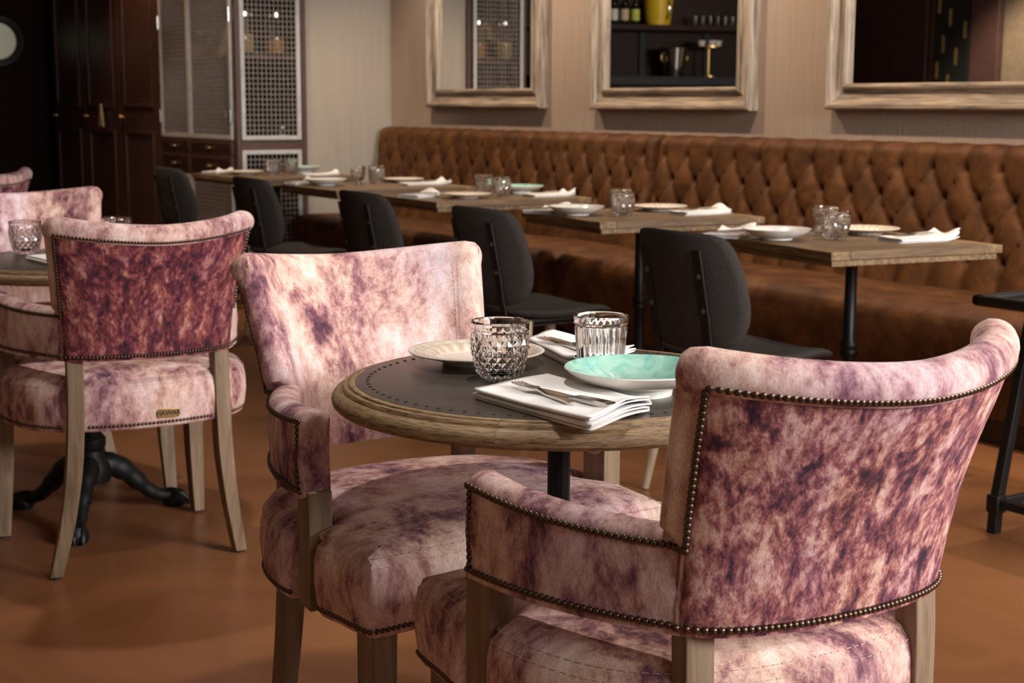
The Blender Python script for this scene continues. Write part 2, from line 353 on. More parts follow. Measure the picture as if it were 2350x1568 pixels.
# ------------------------------------------------------------------ mirrors
MZ0, MZ1 = 1.157, 2.25
def mirror(u0, u1, label, dz=0.):
    t = thing('wall_mirror', label, 'mirror', W((u0+u1)/2, NW, MZ0+dz), YAW, 'wooden framed mirrors over the banquette')
    hw = (u1-u0)/2; H = MZ1-MZ0
    # profile: (inset from outer edge, proud of the wall)
    prof = [(0, 0), (0, .058), (.008, .066), (.022, .066), (.030, .056), (.046, .036), (.070, .030), (.086, .036), (.090, .046), (.100, .050), (.110, .046), (.114, .036), (.114, 0)]
    def rail(side):
        rs = []
        for e in (0, 1):
            ring = []
            for ins, pr in prof:
                if side in ('b', 't'):
                    y = (-hw+ins) if e == 0 else (hw-ins); z = ins if side == 'b' else H-ins
                else:
                    z = ins if e == 0 else H-ins; y = (-hw+ins) if side == 'l' else (hw-ins)
                ring.append((-pr, y, z))
            rs.append(ring)
        return MB().rings(rs)
    for sd in 'btlr': rail(sd).build('frame_rail', 'frame_h' if sd in 'bt' else 'frame_v', t, angle=25)
    MB().box(-.024, -.002, -hw+.105, hw-.105, .105, H-.105).build('mirror_glass', 'mirror_silver', t, smooth=False)
mirror(7.33, 8.64, 'leftmost wooden framed mirror, reflecting the wire mesh cabinet', .006)
mirror(5.54, 6.84, 'middle wooden framed mirror, reflecting the bar with bottles')
mirror(3.73, 5.03, 'rightmost wooden framed mirror, cut off by the photo edge', .008)

# ------------------------------------------------------------------ banquette
DU, ROWS, ZR1, DZR = .1755, 4, .931, .1205
U_REF = 5.74
def face_n(z):  # raked face of the back
    return 4.795 + (z-.46)*.20
def tuft(u, z):
    s0 = (u-U_REF)/DU
    r = (ZR1-z)/DZR
    rr = max(0., min(ROWS-1., r))
    s, q = s0-rr/2, s0+rr/2
    h = (abs(math.sin(math.pi*s))*abs(math.sin(math.pi*q)))**.30
    if r < 0:   h = abs(math.sin(math.pi*s0))**.45*(1-.45*smoothstep(-r/1.0))+.45*smoothstep(-r/1.0)
    elif r > ROWS-1: h = abs(math.sin(math.pi*(s0-(ROWS-1)/2)))**.45
    d = 0.
    for k in range(max(0, int(r)-1), min(ROWS, int(r)+3)):
        c = round(s0-k/2)+k/2
        dd = ((s0-c)*DU)**2+((r-k)*DZR)**2
        d += math.exp(-dd/(2*.013**2))
    return .030*h - .018*d
def banquette(u0, u1, label, left_end=False):
    t = thing('banquette', label, 'banquette', W((u0+u1)/2, 4.55, 0), YAW, 'brown tufted banquettes')
    cu = (u0+u1)/2; NX = 4.55
    nu = int((u1-u0)/.0125); zs = []
    z = .40
    while z < .985: zs.append(z); z += .0125
    rows = []
    for z in zs:
        rows.append([(u0+(u1-u0)*i/nu, z) for i in range(nu+1)])
    b = MB(); vs = []; M = nu+1
    for row in rows:
        for (u, z) in row:
            e = min(u-u0, u1-u)
            rnd = .055*(1-math.sqrt(max(0, 1-(1-min(1, e/.05))**2)))
            vs.append((face_n(z)-tuft(u, z)*smoothstep(e/.04)+rnd-NX, u-cu, z))
    # roll over the top
    for a in range(1, 11):
        an = a/10*R(125); zt = zs[-1]
        for i in range(nu+1):
            u = u0+(u1-u0)*i/nu; e = min(u-u0, u1-u)
            base = face_n(zt)-tuft(u, zt)*smoothstep(e/.04)*math.cos(min(an, R(90))); rad = .058
            drop = .03*(1-math.sqrt(max(0, 1-(1-min(1, e/.05))**2)))
            x = base+rad*(1-math.cos(an)); zz = zt+rad*math.sin(an)*.95-drop*math.sin(min(an, R(90)))
            rnd = .055*(1-math.sqrt(max(0, 1-(1-min(1, e/.05))**2)))
            vs.append((min(x+rnd, NW-.012)-NX, u-cu, zz+.004*math.sin(math.pi*(u-U_REF)/DU)**2))
    n_r = len(vs)//M; fs = []
    for i in range(n_r-1):
        for j in range(M-1): fs.append((i*M+j, i*M+j+1, (i+1)*M+j+1, (i+1)*M+j))
    # back and ends closed
    o = len(vs)
    for i in range(M): vs.append((NW-.012-NX, vs[i][1], .40))
    for j in range(M-1):
        fs.append((j, o+j, o+j+1, j+1)); fs.append(((n_r-1)*M+j, (n_r-1)*M+j+1, o+j+1, o+j))
    fs.append(tuple([i*M for i in range(n_r)]+[o])); fs.append(tuple([i*M+M-1 for i in range(n_r)]+[o+M-1]))
    b.add(vs, fs); b.build('tufted_back', 'suede', t, angle=60)
    # buttons
    bm_ = MB().lathe([(.0, .006), (.006, .005), (.009, .002), (.010, -.002), (0, -.003)], 10).mesh('button', 'suede')
    for k in range(ROWS):
        z = ZR1-k*DZR
        i0 = math.ceil((u0+.03-U_REF)/DU-k/2); i1 = math.floor((u1-.03-U_REF)/DU-k/2)
        for i in range(i0, i1+1):
            u = U_REF+(i+k/2)*DU
            inst(bm_, 'button', t, (face_n(z)-tuft(u, z)+.001-NX, u-cu, z), rot=(0, R(-90), 0))
    # seat with a soft front edge
    prof = [(4.24, .10), (4.228, .22), (4.220, .34), (4.218, .40), (4.226, .432), (4.25, .452), (4.29, .462), (4.40, .466), (4.6, .464), (4.80, .455), (4.84, .445), (4.84, .10)]
    rs = []; ns = max(8, int((u1-u0)/.06))
    for i in range(ns+1):
        u = u0+(u1-u0)*i/ns; e = min(u-u0, u1-u); k = .03*(1-math.sqrt(max(0, 1-(1-min(1, e/.06))**2)))
        rs.append([(n-NX+(k if n < 4.5 else 0)+.003*math.sin(u*9)*(n < 4.3), u-cu, z-(k if z > .2 else 0)+.003*math.sin(u*7+n*9)*(z > .44)) for n, z in prof])
    MB().rings(rs).build('seat', 'suede', t, angle=50)
    MB().box(4.29-NX, 4.84-NX, u0-cu+.02, u1-cu-.02, 0, .10).build('plinth', 'dark_brown', t, bevel=.004)
banquette(6.17, 9.183, 'brown tufted suede banquette section reaching the corner beside the cabinet')
banquette(1.2, 6.165, 'brown tufted suede banquette section running out of frame to the right')

# ------------------------------------------------------------------ mesh display cabinet at the corner
NA, UB, ZS = 3.866, 9.20, .949
t = cab = thing('display_cabinet', 'brown corner cabinet with white framed wire mesh doors', 'cabinet', W(UB, NA, 0), YAW)
CW, CL, CH = .494, 1.38, 2.5     # along n, along u, height
b = MB()
b.box(CW-.03, CW, .02, CL, 0, CH); b.box(0, CW, CL-.03, CL, 0, CH); b.box(0, CW, 0, CL, 0, .10); b.box(0, CW, 0, CL, CH-.06, CH)
b.build('carcass', 'dark_brown', t, smooth=False, bevel=.003)
for z in (.905, 1.466, 2.0): MB().box(.015, CW-.03, .02, CL-.03, z, z+.03).build('shelf', 'brown_paint', t, bevel=.002)
MB().box(.02, CW-.03, .02, CL-.03, .40, .425).build('shelf', 'brown_paint', t, bevel=.002)
for x0, x1, y0, y1 in ((0, .028, 0, .06), (CW-.035, CW, 0, .04), (0, .03, CL-.03, CL)):
    MB().box(x0, x1, y0, y1, .1, CH-.06).build('post', 'brown_paint', t, bevel=.003)
for z0, z1 in ((.884, .949), (.0, .12), (2.2, CH)):
    MB().box(.028, CW-.035, 0, .03, z0, z1).build('rail', 'brown_paint', t, bevel=.003)
def mesh_door(face, a0, a1, z0, z1, nv, nh, name='mesh_door'):
    fr = MB(); w = .028
    def bx_(q, p0, p1, zz0, zz1, d0, d1):
        if face == 'B': q.box(p0, p1, d0, d1, zz0, zz1)
        else: q.box(d0, d1, p0, p1, zz0, zz1)
    d0, d1 = -.012, .012
    bx_(fr, a0, a0+w, z0, z1, d0, d1); bx_(fr, a1-w, a1, z0, z1, d0, d1); bx_(fr, a0+w, a1-w, z0, z0+w, d0, d1); bx_(fr, a0+w, a1-w, z1-w, z1, d0, d1)
    o = fr.build(name, 'white_metal', cab, bevel=.003)
    wr = MB()
    for i in range(1, nv):
        p = a0+w+(a1-a0-2*w)*i/nv; bx_(wr, p-.0017, p+.0017, z0+w, z1-w, -.004, .001)
    for i in range(1, nh):
        p = z0+w+(z1-z0-2*w)*i/nh; bx_(wr, a0+w, a1-w, p-.0017, p+.0017, -.001, .004)
    q = wr.build('wire_mesh', 'wire', o, smooth=False); q['kind'] = 'stuff'
    return o
mesh_door('B', .030, .448, ZS, 2.2, 12, 36, 'mesh_panel')
mesh_door('B', .030, .448, .12, .884, 12, 22, 'mesh_panel')
for y0, y1 in ((.065, .80), (.805, 1.35)):
    k = 24 if y0 < .5 else 18
    o = mesh_door('A', y0, y1, ZS, 2.2, k, 40)
    for z in (1.05, 1.7):
        MB().lathe([(0, 0), (.008, 0), (.008, .09), (0, .09)], 10).build('hinge', 'steel', o, (-.016, y0 if y0 < .5 else y1, z))
    mesh_door('A', y0, y1, .12, .70, k, 19)
    for z0, z1 in ((.845, .94), (.705, .84)):
        d = MB().box(-.012, .02, y0+.004, y1-.004, z0, z1).build('drawer', 'brown_paint', cab, bevel=.004)
        MB().box(-.016, -.010, y0+.03, y1-.03, z0+.018, z1-.018).build('drawer_panel', 'dark_brown', d, bevel=.003)
        MB().lathe([(0, 0), (.008, 0), (.006, .012), (.016, .02), (.017, .028), (.010, .034), (0, .036)], 14).build('knob', 'brass', d, (-.014, (y0+y1)/2, (z0+z1)/2)).rotation_euler = (0, R(-90), 0)
# contents
def jar(u, n, z, r, h, fill, fm, label, group='storage jars in the cabinet'):
    t = thing('storage_jar', label, 'jar', W(u, n, z), 0, group)
    MB().lathe([(0, 0), (r*.9, 0), (r, .01), (r, h*.72), (r*.72, h*.84), (r*.72, h*.9), (r*.69, h*.9), (r*.69, h*.83), (r*.96, h*.71), (r*.96, .012), (0, .012)], 24).build('glass_body', 'glass', t)
    MB().lathe([(0, .013), (r*.94, .014), (r*.94, fill*.95), (0, fill)], 24).build('contents', fm, t)
    MB().lathe([(0, h*.9), (r*.8, h*.9), (r*.8, h*.99), (r*.7, h), (0, h)], 24).build('lid', 'steel', t)
zs2 = 1.4965
jar(9.33, 3.98, zs2, .075, .27, .135, 'grain', 'tall glass jar of pale grain behind the narrow mesh panel')
jar(9.33, 4.20, zs2, .07, .27, .11, 'amber', 'tall glass jar of amber nuts behind the narrow mesh panel')
jar(9.75, 4.05, zs2, .06, .2, .07, 'grain', 'short glass jar behind the wide mesh door')
jar(9.95, 4.05, zs2, .055, .2, .05, 'amber', 'short jar with a little amber filling behind the wide mesh door')
jar(10.35, 4.08, zs2, .055, .19, .09, 'grain', 'small jar on the shelf behind the narrow far mesh door')
t = tag(MB().lathe([(.0, 0), (.13, 0), (.125, .03), (.06, .24), (.02, .28), (0, .285)], 24).build('woven_cone', 'wicker', None, W(9.53, 4.02, zs2)), 'beige woven cone cover on the cabinet shelf', 'basket cover')
t = tag(MB().lathe([(0, 0), (.19, .0), (.20, .01), (.19, .022), (0, .022)], 32).build('round_board', 'pale_wood', None, W(9.40, 3.95, .936)), 'round wooden board standing upright behind the narrow mesh panel', 'board')
t.rotation_euler = (R(86), 0, YAW+R(80)); t.location = W(9.42, 3.95, .936+.2)
def bowl_stack(u, n, z, label):
    t = thing('glass_bowl_stack', label, 'bowls', W(u, n, z), 0)
    for k in range(3):
        MB().lathe([(0, .0), (.03, 0), (.065, .03), (.075, .05), (.072, .05), (.062, .033), (.03, .004), (0, .004)], 20).build('glass_bowl', 'glass', t, (0, 0, k*.016))
bowl_stack(9.30, 4.075, .9355, 'stack of clear glass bowls low behind the narrow mesh panel')
jar(9.30, 4.22, .9355, .055, .10, .045, 'grain', 'low jar of grain at the foot of the narrow mesh panel')
for i, (u, n, w) in enumerate(((9.75, 4.02, 'nearer'), (9.90, 4.05, 'middle'), (10.2, 4.05, 'farther'))):
    t = tag(MB().lathe([(0, 0), (.03, 0), (.03, .002), (.005, .006), (.004, .09), (.02, .11), (.034, .15), (.03, .2), (.028, .2), (.032, .15), (.018, .113), (0, .1)], 20).build('wine_glass', 'glass', None, W(u, n, .9355)), 'clear stemmed glass standing behind the wide mesh door, %s one' % w, 'glass', 'stemmed glasses in the cabinet')
for i in range(4):
    t = tag(MB().lathe([(0, 0), (.03, 0), (.035, .1), (.033, .1), (.028, .004), (0, .004)], 18).build('tumbler', 'glass', None, W(9.4+.16*i, 4.0+.02*(i % 2), .4255)), '%s plain tumbler from the corner post on the low cabinet shelf' % ['first', 'second', 'third', 'fourth'][i], 'glass', 'tumblers on the low cabinet shelf')

# ------------------------------------------------------------------ wardrobe in the hall
t = thing('wardrobe', 'dark brown panelled wardrobe in the shadowed hall', 'wardrobe', W(10.6, 3.89, 0), YAW)
MB().box(0, .5, 0, 2.6, 0, 2.6).build('carcass', 'dark_brown', t, bevel=.004)
for k in range(3):
    y0 = .02+k*.855
    d = MB().box(-.022, 0, y0, y0+.845, .08, 2.55).build('door', 'brown_paint', t, bevel=.003)
    for z0, z1 in ((.18, .98), (1.15, 2.45)):
        q = MB(); w = .03
        q.box(-.034, -.022, y0+.11, y0+.735, z0, z0+w); q.box(-.034, -.022, y0+.11, y0+.735, z1-w, z1); q.box(-.034, -.022, y0+.11, y0+.11+w, z0+w, z1-w); q.box(-.034, -.022, y0+.735-w, y0+.735, z0+w, z1-w)
        q.build('moulding', 'brown_paint', d, bevel=.004)
    MB().lathe([(0, 0), (.009, 0), (.007, .012), (.017, .022), (.012, .034), (0, .036)], 12).build('knob', 'brass', d, (-.022, y0+.78, 1.08)).rotation_euler = (0, R(-90), 0)
t = thing('triangle_tag', 'pale wooden triangle hanging on the wardrobe door', 'tag', W(11.82, 3.83, 1.00), YAW)
q = MB(); pts = [(-.055, 0), (.055, 0), (.012, .175), (-.012, .175)]
q.rings([[(-.004, y, z) for y, z in pts], [(.008, y, z) for y, z in pts]]).build('wedge', 'pale_wood', t, bevel=.002)
q = MB(); pts = [(-.03, .012), (.004, .012), (-.002, .14), (-.008, .14)]
q.rings([[(-.006, y, z) for y, z in pts], [(-.0035, y, z) for y, z in pts]]).build('inlay', 'wicker', t)
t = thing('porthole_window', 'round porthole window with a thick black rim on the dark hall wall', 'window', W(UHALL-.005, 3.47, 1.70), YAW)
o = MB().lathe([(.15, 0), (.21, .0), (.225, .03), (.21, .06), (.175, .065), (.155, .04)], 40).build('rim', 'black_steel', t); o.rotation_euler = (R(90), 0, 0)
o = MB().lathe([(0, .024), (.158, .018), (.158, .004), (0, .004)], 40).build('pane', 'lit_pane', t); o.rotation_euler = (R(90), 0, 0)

# ------------------------------------------------------------------ bar seen in the middle mirror
BTH = R(17)
def BW(x, y, z): return W(11.45+x*math.sin(BTH)+y*math.cos(BTH), 1.05+x*math.cos(BTH)-y*math.sin(BTH), z)
bt = thing('back_bar', 'dark back bar with shelves seen in the middle mirror', 'bar shelf', BW(0, 0, 0), YAW+BTH)
MB().box(-1.3, 1.3, .0, .06, 0, 2.6).build('back_panel', 'bar_wood', bt, bevel=.004)
MB().box(-1.3, 1.3, -.34, 0, 1.86, 1.91).build('shelf', 'bar_wood', bt, bevel=.004)
MB().box(-1.3, 1.3, -.62, 0, 1.36, 1.44).build('worktop', 'ink', bt, bevel=.006)
MB().box(-1.28, 1.28, -.56, 0, 0, 1.36).build('counter', 'bar_wood', bt, bevel=.006)
for k in range(5): MB().box(-1.22+k*.50, -.77+k*.50, -.575, -.56, .12, 1.30).build('counter_panel', 'rim_wood', bt, bevel=.006)
for k in range(4): MB().box(-1.3+.65*k, -1.24+.65*k, -.03, 0, 1.44, 1.86).build('upright', 'ink', bt, bevel=.004)
BOT = ['label_blue', 'label_white', 'label_lime', 'label_cream', 'label_blue', 'label_cream', 'label_white', 'label_cream', 'label_lime']
BN = ['first', 'second', 'third', 'fourth', 'fifth', 'sixth', 'seventh', 'eighth', 'ninth']
for i, lm in enumerate(BOT):
    t = thing('bottle', '%s bottle from the left on the bar shelf in the middle mirror' % BN[i], 'bottle', BW(1.0-.105*i, -.17, 1.911), YAW, 'bottles on the bar shelf')
    MB().lathe([(0, 0), (.036, 0), (.038, .01), (.038, .17), (.03, .2), (.014, .225), (.013, .29), (.016, .292), (.016, .305), (0, .305)], 18).build('bottle_body', 'bottle_dark', t)
    MB().lathe([(.0385, .04), (.0392, .04), (.0392, .14), (.0385, .14)], 18).build('label', lm, t)
t = thing('ice_bucket', 'yellow ice bucket on the bar shelf in the middle mirror', 'bucket', BW(-.06, -.18, 1.911), YAW)
MB().lathe([(0, 0), (.11, 0), (.14, .26), (.146, .262), (.135, .262), (.106, .01), (0, .01)], 28).build('pail', 'yellow_paint', t)
MB().tube([(.0, -.142, .24), (.0, -.165, .2), (.0, -.16, .1), (.0, -.125, .05)], .008).build('handle', 'steel', t)
t = thing('wine_cooler', 'polished steel wine cooler on the bar worktop', 'bucket', BW(-.18, -.3, 1.441), YAW)
MB().lathe([(0, 0), (.085, 0), (.13, .26), (.137, .265), (.125, .26), (.08, .01), (0, .01)], 28).build('pail', 'steel', t)
for s_ in (-1, 1): MB().tube([(s_*.12, 0, .22), (s_*.15, 0, .2), (s_*.15, 0, .15), (s_*.115, 0, .13)], .007).build('handle', 'brass', t)
for i in range(3):
    tag(MB().lathe([(0, 0), (.028, 0), (.034, .15), (.032, .15), (.026, .004), (0, .004)], 18).build('bar_glass', 'glass', None, BW(.78-.13*i, -.3, 1.441)), '%s clear glass on the bar worktop' % ['left', 'middle', 'right'][i], 'glass', 'glasses on the bar worktop')
t = thing('cup_stand', 'brass stand with white cups at the right of the bar', 'stand', BW(-.52, -.3, 1.441), YAW)
MB().lathe([(0, 0), (.09, 0), (.09, .012), (.012, .02), (.012, .26), (.16, .27), (.16, .282), (0, .282)], 24).build('stand', 'brass', t)
for k in range(5):
    MB().lathe([(0, 0), (.025, 0), (.038, .05), (.036, .05), (.022, .004), (0, .004)], 16).build('cup', 'porcelain', t, (.085*math.cos(k*1.257), .085*math.sin(k*1.257), .2825))
for i in range(6):
    tag(MB().lathe([(0, 0), (.026, 0), (.03, .09), (.028, .09), (.024, .004), (0, .004)], 16).build('shelf_glass', 'glass', None, BW(-.42-.075*i, -.2, 1.911)), '%s small clear glass counted from the yellow bucket on the bar shelf' % ['first', 'second', 'third', 'fourth', 'fifth', 'sixth'][i], 'glass', 'row of small glasses on the bar shelf')

# ------------------------------------------------------------------ tableware meshes
def diamond_glass():
    H, rt_, rb = .094, .0455, .030
    def rad(z):
        x = z/H; return rb+(rt_-rb)*(1-(1-min(1, x/.72))**2.1)
    C, RR = 17, 8; z0, z1 = .005, .076
    q = MB(); vs = []; idx = {}
    for r in range(RR+1):
        z = z0+(z1-z0)*r/RR
        for c in range(C):
            a = 2*math.pi*(c+.5*(r % 2))/C; idx[r, c] = len(vs); vs.append((rad(z)*math.cos(a), rad(z)*math.sin(a), z))
    fs = []
    nb = lambda r, c, d: idx[r+1, (c+(d if r % 2 else d-1)) % C] if True else 0
    for r in range(RR-1):
        for c in range(C):
            z = z0+(z1-z0)*(r+1)/RR; a = 2*math.pi*(c+.5*(r % 2))/C; rr = rad(z)+.0026
            m_ = len(vs); vs.append((rr*math.cos(a), rr*math.sin(a), z))
            lo = idx[r, c]; hi = idx[r+2, c]; lf = nb(r, c, 0); rg = nb(r, c, 1)
            fs += [(lo, rg, m_), (rg, hi, m_), (hi, lf, m_), (lf, lo, m_)]
    for c in range(C):
        fs.append((idx[0, c], idx[0, (c+1) % C], idx[1, c]))
        fs.append((idx[RR, c], idx[RR-1, c], idx[RR, (c+1) % C]) if RR % 2 == 0 else (idx[RR, c], idx[RR-1, (c+1) % C], idx[RR, (c+1) % C]))
    # rim, inside and base as rings of C points starting from the top lattice row
    off = .5*(RR % 2)
    def ring(rr, z):
        o = len(vs)
        for c in range(C*2):
            a = 2*math.pi*(c/2+off)/C; vs.append((rr*math.cos(a), rr*math.sin(a), z))
        return o
    seq = [(rad(z1)+.0012, z1+.0035), (rt_+.0008, z1+.006), (rt_+.0015, H-.003), (rt_, H), (rt_-.0035, H-.0005), (rt_-.0045, H-.004), (rt_-.006, .065), (rad(.045)-.006, .04), (rad(.02)-.007, .017), (.012, .0125)]
    o_prev = None
    for rr, z in seq:
        o = ring(rr, z)
        if o_prev is None:
            for c in range(C):
                fs += [(idx[RR, c], o+2*c+1, o+2*c), (idx[RR, c], idx[RR, (c+1) % C], o+2*c+1), (idx[RR, (c+1) % C], o+(2*c+2) % (2*C), o+2*c+1)]
        else:
            for c in range(2*C): k = (c+1) % (2*C); fs.append((o_prev+c, o_prev+k, o+k, o+c))
        o_prev = o
    fs.append(tuple(o_prev+c for c in range(2*C)))
    o = len(vs)
    for c in range(C):
        a = 2*math.pi*c/C; vs.append((rb*.86*math.cos(a), rb*.86*math.sin(a), 0))
    for c in range(C): k = (c+1) % C; fs.append((idx[0, c], idx[0, k], o+k, o+c))
    fs.append(tuple(o+c for c in range(C)))
    q.add(vs, fs)
    return q.mesh('diamond_glass', 'glass', True, 12)
def ribbed_glass():
    H = .098
    prof = [(0, 0), (.033, 0), (.036, .004), (.0375, .03), (.040, .06), (.0415, .078), (.0405, .081), (.044, .084), (.0445, .095), (.043, .098), (.0405, .0975), (.0395, .093), (.038, .078), (.0355, .04), (.033, .016), (.02, .0125), (0, .012)]
    def fn(r, z, a):
        i = 0
        if .002 < z < .0785 and r > .03+.09*z and (r > .0335 or z < .03) and not (r <= .0356 and z in (.04, .016)) and not (r == .038):
            return r+.0011*math.cos(22*a), z
        return r, z
    return MB().lathe(prof, 132, fn=fn).mesh('ribbed_glass', 'glass', True, 50)
def footed_glass():
    return MB().lathe([(0, 0), (.027, 0), (.027, .004), (.012, .012), (.014, .02), (.036, .045), (.042, .07), (.040, .1), (.038, .1), (.0395, .07), (.033, .047), (.01, .027), (0, .026)], 28).mesh('footed_glass', 'glass')
def lathe_mesh(name, prof, mat, seg=48, fn=None, angle=40): return MB().lathe(prof, seg, fn=fn).mesh(name, mat, True, angle)
PR = .115
def beige_fn(r, z, a):
    x = r/PR
    if .66 < x < .80 and z > .012: return r, z+.0024*(.5+.5*math.cos(24*a))
    if .86 < x < .93 and z > .012: return r, z+.0016*(.5+.5*math.cos(60*a))
    return r, z
beige_prof = [(0, .0), (.052, 0), (.056, .0), (.060, .006), (.085, .0125), (.1135, .0205), (PR, .0222), (.1135, .0235), (.107, .0222), (.1035, .0213), (.1, .0205), (.095, .0192), (.0905, .0183), (.084, .0165), (.078, .0152), (.072, .013), (.068, .0092), (.06, .0076), (0, .0072)]
white_prof = [(0, 0), (.048, 0), (.052, .003), (.052, .007), (.075, .012), (.1, .026), (.112, .036), (.1135, .0375), (.111, .0375), (.098, .029), (.076, .0165), (.052, .011), (0, .0105)]
mint_in = [(0, .0150), (.062, .0165), (.080, .0215), (.097, .030), (.110, .0405), (.1125, .0415)]
mint_out = [(.1125, .0415), (.1135, .040), (.106, .033), (.090, .0235), (.072, .0172), (.052, .0115), (.050, .0), (.045, 0), (0, .003)]
ME = dict(dg=diamond_glass(), rg=ribbed_glass(), fg=footed_glass(),
          beige=lathe_mesh('beige_plate', beige_prof, 'porcelain_beige', 120, beige_fn, 60), white=lathe_mesh('white_bowl', white_prof, 'porcelain'))
def open_lathe(name, prof, mat, seg=64):
    q = MB(); rs = [[(max(r, .0005)*math.cos(2*math.pi*j/seg), max(r, .0005)*math.sin(2*math.pi*j/seg), z) for j in range(seg)] for r, z in prof]
    q.rings(rs, True, prof[0][0] == 0, prof[-1][0] == 0); return q.mesh(name, mat)
ME['mint_i'] = open_lathe('glaze', mint_in, 'mint_glaze'); ME['mint_o'] = open_lathe('bowl_outside', mint_out, 'mint_outside')
ME['mint_m'] = None
# cutlery along +x, handle at +x end
def knife_mesh():
    q = MB(); rs = []
    top = [(0, .0025, .002), (.01, .008, .0018), (.03, .0105, .0018), (.075, .0105, .002), (.085, .009, .003), (.088, .006, .0045), (.095, .0065, .006), (.13, .0085, .0075), (.168, .0105, .008), (.172, .0085, .006)]
    for x, w, h in top: rs.append([(x, -w, 0), (x, w*.75, 0), (x, w*.75, h), (x, -w, h)])
    blade = MB().rings(rs[:6]).mesh('blade', 'steel'); handle = MB().rings(rs[5:]).mesh('handle', 'steel')
    return blade, handle
def fork_meshes():
    def zc(x): return .005*math.exp(-((x-.06)/.03)**2)+.004*math.exp(-(x/.02)**2)*0+.004*smoothstep((x-.09)/.08)
    hd = []
    for x, w, h in [(.042, .0095, .0016), (.05, .0105, .0018), (.058, .0095, .002), (.066, .006, .0024), (.075, .0032, .003), (.10, .003, .003), (.13, .0045, .0028), (.16, .0062, .0025), (.172, .0052, .002), (.176, .003, .002)]:
        z = zc(x)+.002; hd.append([(x, -w, z), (x, w, z), (x, w, z+h), (x, -w, z+h)])
    head = MB().rings(hd).mesh('fork_handle', 'steel')
    tines = []
    for k in range(4):
        y = -.0078+.0052*k; rs = []
        for x in (0, .012, .024, .036, .046):
            w = .0007 if x == 0 else .00135; z = zc(x)+.002+.004*(1-x/.046)
            rs.append([(x, y-w, z), (x, y+w, z), (x, y+w, z+.0016), (x, y-w, z+.0016)])
        tines.append(MB().rings(rs).mesh('tine', 'steel'))
    return head, tines
KB, KH = knife_mesh(); FH, FT = fork_meshes()
def knife(loc, rz, label):
    t = thing('table_knife', label, 'knife', loc, rz, 'table knives'); inst(KB, 'blade', t); inst(KH, 'handle', t); return t
def fork(loc, rz, label):
    t = thing('table_fork', label, 'fork', loc, rz, 'table forks'); inst(FH, 'handle', t)
    for m_ in FT: inst(m_, 'tine', t)
    return t
def napkin(label, c, zb, layers=3, h=.0042, seed=0, curl=.004, name='folded_napkin'):
    """c: four ground corners (a0b0, a1b0, a1b1, a0b1); the cloth zigzags along b and is seen in layers"""
    rnd = random.Random(seed); c = [Vector(p) for p in c]; o0 = sum(c, Vector((0, 0)))/4
    path = []
    for k in range(layers):
        nb_ = 12; bs = [i/nb_ for i in range(nb_+1)]
        if k % 2: bs = bs[::-1]
        inset = .012*rnd.random()
        path += [(inset+b*(1-2*inset), k*h) for b in bs]
        if k < layers-1:
            e = 1 if k % 2 == 0 else 0; sg = 1 if e else -1
            L = (c[3]-c[0]).length
            for an in (-50, 0, 50): path.append((e+sg*(h*.62*math.cos(R(an)))/L, k*h+h/2+h/2*math.sin(R(an))))
    na = 22; vs = []; ph = [rnd.random()*6 for _ in range(6)]
    for i in range(na+1):
        a = i/na
        for (b, z) in path:
            p = (c[0]*(1-a)+c[1]*a)*(1-b)+(c[3]*(1-a)+c[2]*a)*b - o0
            lev = z/h
            w = .0005*lev*(.5+.5*math.sin(a*7+ph[0]+b*2))+.0003*lev*math.sin(b*6+ph[1]+a*4)
            lift = curl*max(0, (a-.72)/.28)**2*(1+lev*.4)*(.6+.4*math.sin(b*5+ph[2]))
            sh = .0035*math.sin(lev*2.3+ph[3]+a*3)*(abs(a-.5)*2)
            d = (c[1]-c[0]).normalized()*sh
            vs.append((p.x+d.x, p.y+d.y, z+.0011+max(0, w)+lift))
    M = len(path); fs = [(i*M+j, i*M+j+1, (i+1)*M+j+1, (i+1)*M+j) for i in range(na) for j in range(M-1)]
    q = MB().add(vs, fs); o = q.build(name, 'linen', None, (o0.x, o0.y, zb), angle=80)
    sd = o.modifiers.new('thickness', 'SOLIDIFY'); sd.thickness = .0018; sd.offset = 0
    return tag(o, label, 'napkin', 'folded white napkins')
TZ = .75
def put(me, name, x, y, label, cat, group, z=TZ, rz=0., s=1.):
    o = inst(me, name, None, (x, y, z), rz); o.scale = (s, s, s); return tag(o, label, cat, group)
def mint(x, y, label, s=1., z=TZ):
    t = thing('mint_bowl', label, 'bowl', (x, y, z), 0, 'mint green bowls'); t.scale = (s, s, s)
    inst(ME['mint_i'], 'glazed_inside', t); inst(ME['mint_o'], 'outside', t); return t

